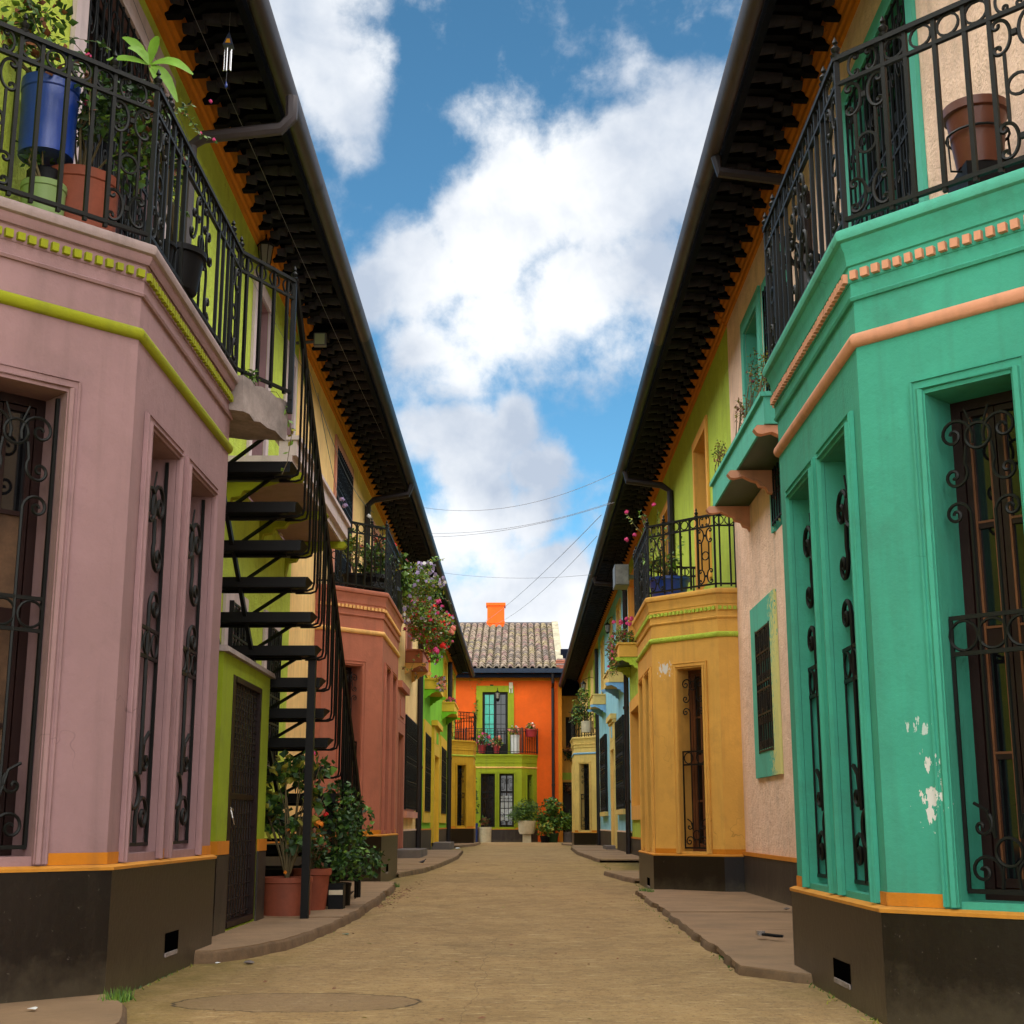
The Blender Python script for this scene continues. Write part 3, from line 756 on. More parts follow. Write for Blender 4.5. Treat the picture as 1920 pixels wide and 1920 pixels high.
def wallseg(root, side, W, y0, y1, z0, zt, holes, mwall, depth=.22, mrev=None, name='wall'):
    F = Frame((W, 0), (0, 1), (-side, 0)); b = MB(); wallholes(b, F, y0, y1, z0, zt, holes, depth, 0, 1)
    o = b.obj(name, [mwall, mrev or mwall], root)
    return F, o
def skirting(root, side, W, y0, y1, zg, zp, m=SKIRTG, band=ORANGE, o=.03):
    F = Frame((W, 0), (0, 1), (-side, 0)); b = MB(); b.fbox(F, y0, y1, .002, o, zg - .3, zp - .003); b.obj('skirting', m, root)
    b = MB(); b.fbox(F, y0, y1, .003, o + .008, zp - .0025, zp + .035); b.obj('sill', band, root)
def back(root, side, W, y0, y1, h=6.9):
    b = MB(); xa, xb = W + side * .24, W + side * 3.3
    b.box(min(xa, xb), max(xa, xb), y0, y1, -.2, h); b.obj('house_core', SOFF, root)
def door(root, F, a, c, z0, z1, m=WOOD, o=-.15, hood=None, ms=None, transom=True):
    b = MB(); b.fbox(F, a, c, o - .05, o, z0, z1); w = c - a
    for i in range(3):
        q0 = z0 + .15 + (z1 - z0 - .2) * i / 3; b.fbox(F, a + w * .15, c - w * .15, o, o + .02, q0, q0 + (z1 - z0 - .2) / 3 - .1)
    d = b.obj('door', m, root); k = MB(); k.lathe([(0, 0), (.02, .0), (.025, .02), (.02, .04), (0, .045)], F.P(a + w * .85, o + .03, z0 + 1.0), 8); k.obj('handle', STEEL, d)
    return d
def pt(u, v, y):
    d = dirpix(u, v); k = y / d.y; return Vector((d.x * k, y, .80 + d.z * k))
def gz(y): return .10 * max(0, min(1, (y - 6) / 30))

# ------------------------------------------------------------------ ground
def groundmat():
    m = mat('worn concrete', s(156, 126, 84), rough=.9, var=.16, vscale=.9, bump=.8, bscale=34, coarse=2.0, bdist=.02, grimeamt=.35, grime=(.13, .095, .06))
    t = m.node_tree; n = t.nodes; l = t.links; b = n['Principled BSDF']
    src = b.inputs['Base Color'].links[0].from_socket; pos = n.new('ShaderNodeNewGeometry').outputs['Position']
    sp = n.new('ShaderNodeSeparateXYZ'); l.new(pos, sp.inputs[0])
    def M(op, a, b_=None, c=None):
        q = n.new('ShaderNodeMath'); q.operation = op
        for i, x in enumerate((a, b_, c)):
            if x is None: continue
            if isinstance(x, (int, float)): q.inputs[i].default_value = x
            else: l.new(x, q.inputs[i])
        return q.outputs[0]
    def nz(sc, sc3=(1, 1, 1), det=6, ro=.6):
        mp = n.new('ShaderNodeMapping'); mp.inputs['Scale'].default_value = sc3; l.new(pos, mp.inputs['Vector'])
        q = n.new('ShaderNodeTexNoise'); q.inputs['Scale'].default_value = sc; q.inputs['Detail'].default_value = det; q.inputs['Roughness'].default_value = ro; l.new(mp.outputs[0], q.inputs['Vector']); return q.outputs['Fac']
    def mr(x, a, c, lo=0, hi=1):
        q = n.new('ShaderNodeMapRange'); l.new(x, q.inputs['Value'])
        for k, v in (('From Min', a), ('From Max', c), ('To Min', lo), ('To Max', hi)): q.inputs[k].default_value = v
        return q.outputs[0]
    def mx(f, a, c):
        q = n.new('ShaderNodeMixRGB'); l.new(f, q.inputs['Fac'])
        for i, x in ((1, a), (2, c)):
            if isinstance(x, tuple): q.inputs[i].default_value = (*x, 1)
            else: l.new(x, q.inputs[i])
        return q.outputs[0]
    # crosswise trowel streaks, pale blotches
    c = mx(mr(nz(2.4, (1, .55, 1), 10, .72),   .42, .70, 0, .55), src, s(190, 160, 112))
    c = mx(mr(nz(6, (1, .5, 1), 10, .75),   .50, .70, 0, .45), c, s(108, 82, 50))
    c = mx(mr(nz(40, (1, .5, 1), 4, .7), .54, .70, 0, .6), c, s(80, 62, 46))
    c = mx(mr(nz(16, (.40, 1.1, 1), 8, .75), .55, .66, 0, .55), c, s(214, 188, 142))
    c = mx(mr(nz(21, (.35, 1.0, 1), 8, .75), .56, .66, 0, .60), c, s(96, 70, 42))
    c = mx(mr(nz(.55, (1, .6, 1), 5, .6), .42, .66, 0, .30), c, s(120, 94, 62))
    # moss creeping out from the walls
    ax = M('ABSOLUTE', sp.outputs['X']); e = M('ADD', M('MULTIPLY_ADD', ax, .62, -.80), M('MULTIPLY', nz(2.2, (1, .6, 1), 8, .7), .9))
    c = mx(mr(e, .42, .86, 0, .75), c, (.16, .115, .014))
    c = mx(mr(M('ADD', e, M('MULTIPLY', nz(30), .4)), .92, 1.25, 0, .8), c, (.06, .045, .012))
    # cement patch with a ragged dark rim
    dx = M('DIVIDE', M('ADD', sp.outputs['X'], 1.02), .55); dy = M('DIVIDE', M('ADD', sp.outputs['Y'], -6.72), .34)
    r = M('ADD', M('SQRT', M('ADD', M('MULTIPLY', dx, dx), M('MULTIPLY', dy, dy))), M('MULTIPLY', M('SUBTRACT', nz(2.5), .5), .55))
    c = mx(mr(r, 1.0, .95, 0, .55), c, s(124, 100, 76))
    ring = M('SUBTRACT', 1.0, M('MULTIPLY', M('ABSOLUTE', M('SUBTRACT', r, 1.0)), 34)); ring = M('MAXIMUM', ring, 0.0)
    c = mx(M('MULTIPLY', ring, mr(nz(9), .30, .42)), c, s(44, 32, 24))
    # hairline cracks
    v = n.new('ShaderNodeTexVoronoi'); v.feature = 'DISTANCE_TO_EDGE'; v.inputs['Scale'].default_value = .33
    w = n.new('ShaderNodeMixRGB'); w.inputs['Fac'].default_value = .12; l.new(pos, w.inputs[1])
    q = n.new('ShaderNodeTexNoise'); q.inputs['Scale'].default_value = 2.5; q.inputs['Detail'].default_value = 8; l.new(pos, q.inputs['Vector']); l.new(q.outputs['Color'], w.inputs[2]); l.new(w.outputs[0], v.inputs['Vector'])
    c = mx(mr(v.outputs['Distance'],   .0010, .0003, 0, .35), c, s(60, 46, 34))
    l.new(c, b.inputs['Base Color']); return m
GROUND = groundmat()
b = MB(); xs = [-60, -8, -3, -2, -1, 0, 1, 2, 3, 8, 60]; ys = [-40, -5, 0, 3, 5, 6, 8, 10, 12, 15, 18, 22, 26, 30, 36, 50, 70, 120, 400]
vs = [(x, y, gz(y)) for y in ys for x in xs]; k = len(xs)
b.add(vs, [(j * k + i, j * k + i + 1, (j + 1) * k + i + 1, (j + 1) * k + i) for j in range(len(ys) - 1) for i in range(k - 1)])
g = b.obj('ground', GROUND); g['kind'] = 'structure'
SLAB = mat('pavement slab concrete', s(140, 113, 86), rough=.9, var=.15, vscale=2, bump=.35, bscale=35, grimeamt=.45, grime=(.10, .075, .055), coarse=1)
KERB = mat('worn kerb concrete', s(112, 88, 64), rough=.9, var=.25, vscale=6, bump=.5, bscale=25, grimeamt=.5)
def slab(pts, h=.048, edge=(), kerb=True):
    """a raised pavement with a rough kerb along the edge points"""
    b = MB(); e = [Vector(p) for p in edge]
    fine = []
    for a, c in zip(e[:-1], e[1:]):
        n = max(1, int((c - a).length / .16))
        for i in range(n): fine.append(a.lerp(c, i / n))
    fine.append(e[-1]); nn = len(fine)
    jit = [Vector((random.uniform(-.014, .014), random.uniform(-.014, .014))) for _ in fine]
    fine = [p + j for p, j in zip(fine, jit)]
    poly = fine + [Vector(p) for p in pts]
    b = MB(); b.add([(p.x, p.y, gz(p.y) + h - .018) for p in poly], [tuple(range(len(poly)))])
    o = b.obj('pavement', [KERB]); o['kind'] = 'structure'
    lo_, hi_ = min(p.y for p in poly), max(p.y for p in poly); ys = [lo_ - 1]; y = lo_ + random.uniform(1.1, 1.8)
    while y < hi_ - .7: ys.append(y); y += random.uniform(1.3, 2.3)
    ys.append(hi_ + 1)
    def clip(P_, y_, keep):
        R_ = []
        for a, c2 in zip(P_, P_[1:] + P_[:1]):
            ia, ic = (a.y > y_) == keep, (c2.y > y_) == keep
            if ia: R_.append(a)
            if ia != ic: R_.append(a.lerp(c2, (y_ - a.y) / (c2.y - a.y)))
        return R_
    for ya, yb in zip(ys[:-1], ys[1:]):
        P_ = clip(clip(list(poly), ya + .007, True), yb - .007, False)
        if len(P_) < 3: continue
        q = MB(); n_ = len(P_); dz = random.uniform(-.004, .004); tl = random.uniform(-.003, .003); ym = sum(p.y for p in P_) / n_
        zt_ = [gz(p.y) + h + dz + tl * (p.y - ym) for p in P_]
        q.add([(p.x, p.y, z) for p, z in zip(P_, zt_)] + [(p.x, p.y, gz(p.y) + h - .03) for p in P_], [tuple(range(n_))] + [(i, (i + 1) % n_, n_ + (i + 1) % n_, n_ + i) for i in range(n_)])
        q.obj('paving_slab', SLAB, o)
    q = MB()
    vs = []
    for i, p in enumerate(fine):
        a = fine[max(0, i - 1)]; c = fine[min(nn - 1, i + 1)]; t = (c - a).normalized(); nrm = Vector((-t.y, t.x))
        ctr = sum(poly, Vector((0, 0))) / len(poly)
        if (ctr - p).dot(nrm) > 0: nrm = -nrm
        z = gz(p.y); w = .014 + random.uniform(-.006, .006)
        for off, zz in ((.001, h - .004), (w * .4, h - .008), (w, h - .02), (w + .008, -.03)): vs.append((p.x + nrm.x * off, p.y + nrm.y * off, z + zz))
    q.add(vs, [(i * 4 + j, i * 4 + j + 1, i * 4 + 5 + j, i * 4 + 4 + j) for i in range(nn - 1) for j in range(3)])
    q.obj('kerb', KERB, o)
    # joints scored across the slab
    return o
slab([(2.6, 16.4), (2.6, 7.0)], edge=[(1.50, 7.45), (1.42, 7.52), (1.20, 7.86), (1.22, 10.0), (1.27, 13.0), (1.30, 16.1), (1.42, 16.4)])
slab([(2.5, 22.0), (2.5, 18.9)], .06, edge=[(1.50, 18.9), (1.42, 19.6), (1.27, 21.4), (1.29, 22.0)])
slab([(2.5, 44.9), (2.5, 27.9)], .07, edge=[(1.55, 27.9), (1.50, 29.2), (1.36, 34.0), (1.42, 40.0), (1.62, 44.9)])
slab([(2.5, 52), (2.5, 47.5)], .05, edge=[(1.75, 47.5), (1.45, 50), (1.50, 52)])
slab([(-2.66, 17.9), (-2.66, 8.6)], .07, edge=[(-2.0, 8.42), (-1.82, 8.48), (-1.66, 8.75), (-1.50, 9.45), (-1.44, 10.4), (-1.40, 12.0), (-1.42, 14.0), (-1.49, 16.6), (-1.58, 17.9)])
slab([(-2.66, 36.5), (-2.66, 20.7)], .07, edge=[(-1.78, 20.7), (-1.55, 22.5), (-1.42, 26.0), (-1.36, 30.0), (-1.47, 35.6), (-1.6, 36.5)])
slab([(-2.5, 52.5), (-2.5, 44)], .07, edge=[(-1.9, 44), (-1.55, 47.5), (-1.50, 52.5)])
slab([(-2.9, 6.9), (-3.2, 4.5)], .045, edge=[(-1.50, 4.5), (-1.60, 5.9), (-1.72, 6.30), (-1.88, 6.62), (-2.02, 6.9)])

# ------------------------------------------------------------------ plants
def leafset(b, n, clumps, size, mats, aspect=.55, droop=.3, rnd=random):
    """small folded leaves scattered through ellipsoid clumps"""
    tot = sum(c[1][0] * c[1][1] * c[1][2] for c in clumps)
    for c, r in clumps:
        k = max(6, int(n * r[0] * r[1] * r[2] / tot))
        for _ in range(k):
            d = Vector((rnd.gauss(0, 1), rnd.gauss(0, 1), rnd.gauss(0, 1))).normalized() * rnd.random() ** .45
            p = Vector((c[0] + d.x * r[0], c[1] + d.y * r[1], c[2] + d.z * r[2]))
            L = size * rnd.uniform(.6, 1.3); w = L * aspect
            ax = Vector((rnd.gauss(0, 1), rnd.gauss(0, 1), rnd.gauss(0, .6) - droop)).normalized()
            sd_ = ax.cross(Vector((rnd.gauss(0, 1), rnd.gauss(0, 1), rnd.gauss(0, 1)))).normalized(); up = ax.cross(sd_)
            m = mats[int(rnd.random() ** 1.3 * len(mats))]
            q = [p, p + ax * L * .45 + sd_ * w * .5, p + ax * L - up * L * .1, p + ax * L * .45 - sd_ * w * .5]
            q.append(p + ax * L * .5 + up * w * .16)
            b.add(q, [(0, 1, 4), (1, 2, 4), (2, 3, 4), (3, 0, 4)], m)
def pot(b, p, r, h, taper=.78, rim=.02, m=0, n=20):
    b.lathe([(0, .01), (r * taper, 0), (r * (taper + (1 - taper) * .85), h * .84), (r * .97 + .001, h * .84), (r + rim * .6, h * .86), (r + rim * .6, h), (r - .015, h), (r - .02, h * .9), (0, h * .9)], p, n, m)
def petals_mesh(col, r=.03, n=26):
    def f():
        b = MB(); rr = random.Random(5)
        for _ in range(n):
            d = Vector((rr.gauss(0, 1), rr.gauss(0, 1), rr.gauss(0, .8))).normalized(); t = d.orthogonal().normalized(); u = d.cross(t)
            p = d * r * rr.uniform(.6, 1); q = r * .5
            b.add([p - t * q, p + u * q + d * q * .3, p + t * q, p - u * q + d * q * .3], [(0, 1, 2, 3)])
        return b.mesh('flower', FL[col])
    return memo(('fl', col, r), f)
def blossoms(root, clumps, n, r, cols):
    for col, share in cols:
        b = MB()
        for _ in range(int(n * share)):
            c, q = random.choice(clumps); d = Vector((random.gauss(0, 1), random.gauss(0, 1), random.gauss(0, 1))).normalized() * random.uniform(.75, 1.08)
            p = Vector((c[0] + d.x * q[0], c[1] + d.y * q[1], c[2] + d.z * q[2])); nn = Vector((random.gauss(0, .5), -1.2, random.gauss(0, .5) - .3)).normalized(); t = nn.orthogonal().normalized(); u = nn.cross(t)
            vs = [p + nn * r * .1]; k = 10; rr = r * random.uniform(.7, 1.15)
            for i in range(k): a = 2 * math.pi * i / k; e = rr * (1 if i % 2 else .72); vs.append(p + (t * math.cos(a) + u * math.sin(a)) * e)
            b.add(vs, [(0, i + 1, (i + 1) % k + 1) for i in range(k)])
        if b.v: b.obj('blossoms', FL[col], root, kind='stuff')
def heads(root, pts, col, r=.03):
    for p in pts: inst('flower', petals_mesh(col, r), root, Matrix.Translation(p) @ Matrix.Rotation(random.random() * 6, 4, 'Z'))
def plant(name, label, cat, base, potspec, clumps, n, size, mats=(0, 1, 2), flowers=(), heads_=(), stems=8, aspect=.55, group=None, droop=.3, stem_r=.006):
    root = thing(name, label, cat, base, group); base = Vector(base); top = base.copy()
    if potspec:
        kind, r, h, mm = potspec; b = MB()
        if kind == 'round': pot(b, base, r, h)
        elif kind == 'straight': pot(b, base, r, h, .96, .008)
        elif kind == 'box': 
            x, y, z = base; b.box(x - r, x + r, y - r * .8, y + r * .8, z, z + h); b.box(x - r - .01, x + r + .01, y - r * .8 - .01, y + r * .8 + .01, z + h + .0005, z + h + .02)
        elif kind == 'bag':
            b.lathe([(0, .0), (r * .9, 0), (r * 1.05, h * .3), (r * .9, h * .6), (r, h * .8), (r * .85, h), (r * .7, h * .9), (0, h * .85)], base, 9, 0, False)
        b.obj('pot', mm, root); top = base + Vector((0, 0, h * .9))
        q = MB(); q.lathe([(0, .004), (r * .8, .004)], top, 12); q.obj('soil', EARTH, root)
    if stems:
        b = MB()
        for i in range(stems):
            c, r = clumps[i % len(clumps)]; e = Vector(c) + Vector((random.uniform(-.7, .7) * r[0], random.uniform(-.7, .7) * r[1], random.uniform(-.2, .8) * r[2]))
            m_ = top.lerp(e, .5) + Vector((random.uniform(-.05, .05), random.uniform(-.05, .05), .04)); b.tube([top, m_, e], [stem_r * 1.4, stem_r, stem_r * .5], 5)
        b.obj('stem', STEM, root)
    b = MB(); leafset(b, n, clumps, size, list(mats), aspect, droop); f = b.obj('foliage', LEAF, root); f['kind'] = 'stuff'
    for (cnt, r, cols) in flowers: blossoms(root, clumps, cnt, r, cols)
    for (pts, col, r) in heads_: heads(root, pts, col, r)
    return root
def trail(root, pts, n, size, mats, r=.0025):
    pts = [Vector(p) for p in pts]; b = MB(); b.tube(pts, r, 4); b.obj('stem', STEM, root); b = MB()
    for _ in range(n):
        i = random.randrange(len(pts) - 1); p = pts[i].lerp(pts[i + 1], random.random()); leafset(b, 1, [(p, (.012, .012, .012))], size, mats) if 0 else None
        ax = Vector((random.gauss(0, 1), random.gauss(0, 1), random.gauss(-.3, .7))).normalized(); sd_ = ax.orthogonal().normalized()
        b.add([p, p + ax * size * .5 + sd_ * size * .28, p + ax * size, p + ax * size * .5 - sd_ * size * .28], [(0, 1, 2, 3)], random.choice(mats))
    b.obj('foliage', LEAF, root)['kind'] = 'stuff'
V1R, V2R, V1L, V2L = (2, .77, .14, .34, .085), (2, .67, .13, .36, .09), (1, 1.20, .18, .29, .10), (2, .85, .23, .30, .10)
def lantern(name, label, p, arm, m=IRON, sc=1, group=None):
    """wall lantern: scrolled bracket, cap, four glass sides"""
    r = thing(name, label, 'lantern', arm, group); b = MB(); P = Vector(p); A = Vector(arm)
    b.tube([A, A.lerp(P, .4) + Vector((0, 0, .10 * sc)), P + Vector((0, 0, .16 * sc)), P + Vector((0, 0, .10 * sc))], .008 * sc, 5); b.obj('bracket', m, r)
    b = MB(); b.lathe([(0, .15 * sc), (.012 * sc, .12 * sc), (.03 * sc, .10 * sc), (.085 * sc, .055 * sc), (.07 * sc, .05 * sc)], P, 6, 0, False); b.marks = [(0, 0), (len(b.v), len(b.f))]; b.lathe([(.045 * sc, -.13 * sc), (.05 * sc, -.12 * sc), (.02 * sc, -.16 * sc), (0, -.165 * sc)], P, 6, 0, False); b.obj('lantern_cap', m, r)
    b = MB()
    for i in range(6):
        a = math.pi / 3 * i; d = Vector((math.cos(a), math.sin(a), 0)); b.tube([P + d * .068 * sc + Vector((0, 0, .055 * sc)), P + d * .046 * sc + Vector((0, 0, -.12 * sc))], .005 * sc, 4)
    b.obj('lantern_frame', m, r)
    b = MB(); b.lathe([(.060 * sc, .05 * sc), (.042 * sc, -.12 * sc)], P, 6, 0, False); b.obj('glass', LAMPG, r); return r
def house(name, label, y, W): return thing(name, label, 'house', (W, y, gz(y)))
def bpath(W, xF, ya, yb, c=.70, side=1):
    xe = xF + side * c
    p = [(xe, ya - c), (xF, ya), (xF, yb), (xe, yb + c)]
    if abs(xe - W) > .06: p = [(W, ya - c)] + p + [(W, yb + c)]
    return p

# ================================================================== RIGHT ROW
WR = 2.50
# ---- teal bay, peach house
H1 = house('peach_house', 'peach pink house with a huge teal bay window at the right front', 10, WR)
F, _ = wallseg(H1, 1, WR, 1.5, 15.9, 0, 6.95, [(8.0, 9.6, 3.6, 6.15), (12.3, 13.3, 3.6, 6.10), (13.75, 14.62, 4.6, 6.12), (13.72, 14.55, 1.55, 2.75)], PEACH, .22, TEALW)
b = MB(); surround(b, F, (8.0, 9.6, 3.6, 6.15), .14, .03, 0); surround(b, F, (12.3, 13.3, 3.6, 6.10), .10, .03, 0); surround(b, F, (13.75, 14.62, 4.6, 6.12), .16, .03, .1)
surround(b, F, (13.72, 14.55, 1.55, 2.75), .30, .03, .28); b.obj('window_surround', TEALW, H1)
window(H1, F, 8.0, 9.6, 3.6, 6.15, -.12, BLACKW, 2, 5, 1, GLASS, True, kick=.35); window(H1, F, 12.3, 13.3, 3.6, 6.10, -.12, WGREEN, 2, 4, 1, GLASS, False); window(H1, F, 13.75, 14.62, 4.6, 6.12, -.16, WGREEN, 1, 2, 1, GLASS, False)
window(H1, F, 13.72, 14.55, 1.55, 2.75, -.16, BLACKW, 1, 2, 1, GLASS, False)
guard(H1, F, 13.74, 14.53, 1.53, 2.76, .03, True)
def doorgrille(root, F, a, c, z0, z1, o=.03, near=True):
    b = MB(); 
    for zz in (z0 + .08, z0 + .75, z0 + .9, z0 + 1.5, z0 + 1.62, z1 - .06): b.fbox(F, a, c, o - .006, o + .006, zz - .009, zz + .009)
    for q0 in (a, c): b.fbox(F, q0 - .008, q0 + .008, o - .0055, o + .0055, z0 + .05, z1 - .04)
    g_ = b.obj('door_grille', IRON, root); n = round((c - a) / .13); jj = MB()
    for i in range(n + 1):
        x = a + (c - a) * i / n
        if near: inst('bar', m_bar(.0075), g_, F.M(x, o, z0 + .05, 1, 1, z1 - z0 - .08))
        else: jj.fbox(F, x - .008, x + .008, o - .008, o + .008, z0 + .05, z1)
    for i in range(n):
        x = a + (c - a) * (i + .5) / n
        if near:
            inst('ring', m_ring(.05, .006), g_, F.M(x, o, z0 + 1.56))
            inst('ring', m_ring(.05, .006), g_, F.M(x, o, z0 + .825))
        for zc, hh in ((z0 + .42, .36), (z0 + 1.2, .3), (z1 - .38, .42)):
            if near: inst('scroll', m_cscroll(round(hh, 2), .007), g_, F.M(x + (.01 if i % 2 else -.01), o, zc) @ Matrix.Diagonal(((1 if i % 2 else -1) * .55, 1, 1, 1)))
            else: flat(jj, F, xf(CS, x, zc, hh * .6, 0, 1 if i % 2 else -1)[::3], o, .007, 3)
    if jj.v: jj.obj('scrollwork', IRON, g_, kind='stuff')
doorgrille(H1, F, 8.0, 9.6, 3.6, 6.15); doorgrille(H1, F, 12.3, 13.3, 3.6, 6.1, near=False)
skirting(H1, 1, WR, 1.5, 15.9, 0, .47)
ct = bpath(WR, 1.52, 5.97, 7.89)
bay(H1, ct, 1, 0, .466, 1.0, TEAL, SALMON, SALMON, TEALW, {2: [(.175, .755, .50, 2.57), (.995, 1.585, .50, 2.57)], 1: [(.27, .66, .50, 2.61)]}, True, WOOD, WOODR, True, .053, SKIRT, vent=V1R, rail=.87)
windowbox(H1, 1, WR, 11.6, 14.9, 4.20, .38, TEALW, SALMON, .28, 3, GNPOT)
eave(H1, 1, WR, 1.5, 15.9, 1.80, 6.42, 6.72, near_until=15.9, gm=GUT)
pipe(H1, [(1.70, 11.05, 6.44), (1.72, 11.05, 6.30), (2.30, 11.05, 6.22), (2.44, 11.05, 6.10), (2.44, 11.05, 3.6)], .05, PIPE)
back(H1, 1, WR, 1.5, 15.9)
# ---- lime house with ochre bay
H2 = house('lime_house', 'lime green house with an ochre yellow bay on the right side', 23, WR)
ops = [(17.95, 19.2, 3.95, 6.0), (22.75, 23.9, 3.95, 6.0), (29.75, 31.6, 4.72, 6.15)]
F, _ = wallseg(H2, 1, WR, 15.9, 32.0, 0, 6.95, ops + [(29.2, 31.4, 1.2, 3.25)], LIMER, .24, OCHT)
b = MB()
for h in ops: surround(b, F, h, .14, .03, 0 if h[2] < 4.2 else .05)
surround(b, F, (29.2, 31.4, 1.2, 3.25), .25, .04, .30); b.obj('window_surround', OCHT, H2)
for h in ops + [(29.2, 31.4, 1.2, 3.25)]: window(H2, F, *h, -.2, OCHT if h[2] > 4 else BLACKW, 2, 3, 1, GLASS, False)
skirting(H2, 1, WR, 15.9, 32.0, .05, .50)
c2 = bpath(WR, 1.57, 16.6, 18.6)
bay(H2, c2, 1, .04, .47, 1.0, OCHRE, LIMER, LIMER, OCHRE, {1: [(.24, .605, .50, 2.58)], 2: [(.14, .74, .52, 2.58), (1.0, 1.62, .52, 2.58)]}, True, WOODR, None, True, .058, SKIRT, vent=V2R, rail=.87)
windowbox(H2, 1, WR, 29.6, 31.7, 4.30, .40, OCHRE, LIMER, .30, 2, GNPOT)
eave(H2, 1, WR, 15.9, 32.0, 1.80, 6.42, 6.70, near_until=19.0, gm=GUTB)
pipe(H2, [(1.72, 22.0, 6.44), (1.74, 22.0, 6.28), (2.30, 22.0, 6.2), (2.44, 22.0, 6.1), (2.44, 22.0, 3.5)], .055, PIPE)
pipe(H2, [(1.72, 31.9, 6.44), (1.74, 31.9, 6.3), (2.3, 31.9, 6.25), (2.42, 31.9, 6.1), (2.40, 31.9, gz(31))], .06, PIPE, (1.3, 3.4))
back(H2, 1, WR, 15.9, 32.0)
# ---- blue house
H3 = house('blue_house', 'light blue house with pale yellow trim and blue bracketed window boxes', 38, WR)
ops = [(34.4, 35.6, 4.75, 6.2), (37.6, 38.4, 4.9, 6.2), (41.5, 42.8, 4.75, 6.2)]
gr = [(33.5, 36.1, 1.20, 3.30), (40.7, 43.2, 1.20, 3.30)]
F, _ = wallseg(H3, 1, WR, 32.0, 44.75, 0, 6.95, ops + gr + [(36.9, 38.2, .20, 2.75), (39.1, 39.6, 1.4, 2.9)], BLUEW, .22, YELR)
b = MB()
for h in ops: surround(b, F, h, .13, .03, .04)
for h in gr: b.fbox(F, h[0] - .1, h[1] + .1, .003, .10, h[2] - .16, h[2] - .04)
b.obj('window_surround', YELR, H3); b = MB()
surround(b, F, (36.9, 38.2, .20, 2.75), .22, .07, 0); b.fbox(F, 36.68, 38.42, .003, .07, 2.98, 3.50); b.fbox(F, 36.60, 38.50, .003, .16, 3.505, 3.64); b.fbox(F, 36.62, 38.48, .003, .11, 3.43, 3.50); b.obj('door_surround', YELR, H3)
b = MB(); b.fbox(F, 37.3, 37.8, .072, .08, 3.06, 3.36); b.obj('number_tile', BLUEW, H3)
for h in ops + gr: window(H3, F, *h, -.16, OCHT if h[2] > 4 else BLACKW, 2, 3, 1, GLASS, False)
window(H3, F, 39.1, 39.6, 1.4, 2.9, -.14, BLACKW, 1, 2, 1, GLASS, False); door(H3, F, 36.9, 38.2, .2, 2.75, OCHT)
for h in gr: guard(H3, F, h[0], h[1], h[2] - .02, h[3] + .05, .07)
skirting(H3, 1, WR, 32.0, 36.6, .1, .62, band=PEACH); skirting(H3, 1, WR, 38.5, 44.75, .1, .62, band=PEACH)
b = MB(); b.fbox(F, 36.7, 38.4, .0, .30, .05, .26); b.obj('door_step', STONE, H3)
windowbox(H3, 1, WR, 33.8, 35.7, 4.18, .36, YELR, BLUET, .30, 2); windowbox(H3, 1, WR, 41.0, 42.9, 4.25, .38, YELR, BLUET, .30, 2)
eave(H3, 1, WR, 32.0, 44.75, 1.80, 6.42, 6.70, gm=GUTB)
pipe(H3, [(2.42, 44.4, 6.3), (2.42, 44.4, gz(44))], .06, PIPE, (4.6,))
back(H3, 1, WR, 32.0, 44.75)
# ---- far yellow house
H4 = house('yellow_house', 'far right yellow house with a pale yellow bay beside the blue house', 50, WR)
ops = [(46.0, 47.2, 4.0, 6.1), (50.0, 51.3, 4.7, 6.1)]
F, _ = wallseg(H4, 1, WR, 44.75, 59.5, 0, 6.95, ops, YELR, .22, LIMER)
b = MB()
for h in ops: surround(b, F, h, .12, .03, .04)
b.obj('window_surround', LIMER, H4)
for h in ops: window(H4, F, *h, -.16, BLACKW, 2, 3, 1, GLASS, False)
skirting(H4, 1, WR, 44.75, 59.5, .1, .6)
c4 = bpath(WR, 1.73, 45.6, 47.5)
bay(H4, c4, 1, .1, .56, 1.0, YELR, BLUET, YELR, YELR, {(1 if len(c4) > 4 else 0): [(.34, .76, .62, 2.70)], (2 if len(c4) > 4 else 1): [(.3, .8, .62, 2.7), (1.1, 1.6, .62, 2.7)]}, False, BLACKW, dent=True, dsp=.10, skirt=SKIRT, rail=.95)
eave(H4, 1, WR, 44.75, 59.5, 1.80, 6.42, 6.70, gm=GUTB)
back(H4, 1, WR, 44.75, 59.5)

# ================================================================== LEFT ROW
WL = -2.65
G1 = house('lime_yellow_house', 'lime yellow house with the mauve bay window at the left front', 10, WL)
ops = [(7.55, 9.35, 3.6, 6.1), (13.05, 13.75, 3.9, 6.05), (14.95, 15.4, 3.9, 6.0)]
lo = [(12.35, 13.05, 1.3, 2.75), (14.3, 14.9, 1.4, 2.8)]
F, _ = wallseg(G1, -1, WL, 1.5, 15.75, 0, 6.8, ops + lo, LIMEW, .24, MAUVE)
b = MB()
for h in ops: surround(b, F, h, .22 if h[0] < 9 else .14, .03, 0)
for h in lo: surround(b, F, h, .16, .03, .16)
b.obj('window_surround', PALE, G1)
window(G1, F, 7.55, 9.35, 3.6, 6.1, -.14, BLACKW, 2, 4, 1, GLASS, True, kick=.3)
for h in ops[1:] + lo: window(G1, F, *h, -.2, MAUVE if h[2] > 3 else BLACKW, 1, 3, 1, GLASS, False)
doorgrille(G1, F, 7.55, 9.35, 3.6, 6.1)
for h in lo: guard(G1, F, h[0], h[1], h[2], h[3], .06)
skirting(G1, -1, WL, 1.5, 15.75, 0, .61)
d1 = bpath(WL, -1.94, 6.67, 8.88, .70, -1)
kL = 1.06
CL = lambda px, pz: CURT if pz < 2.4 else GLASS
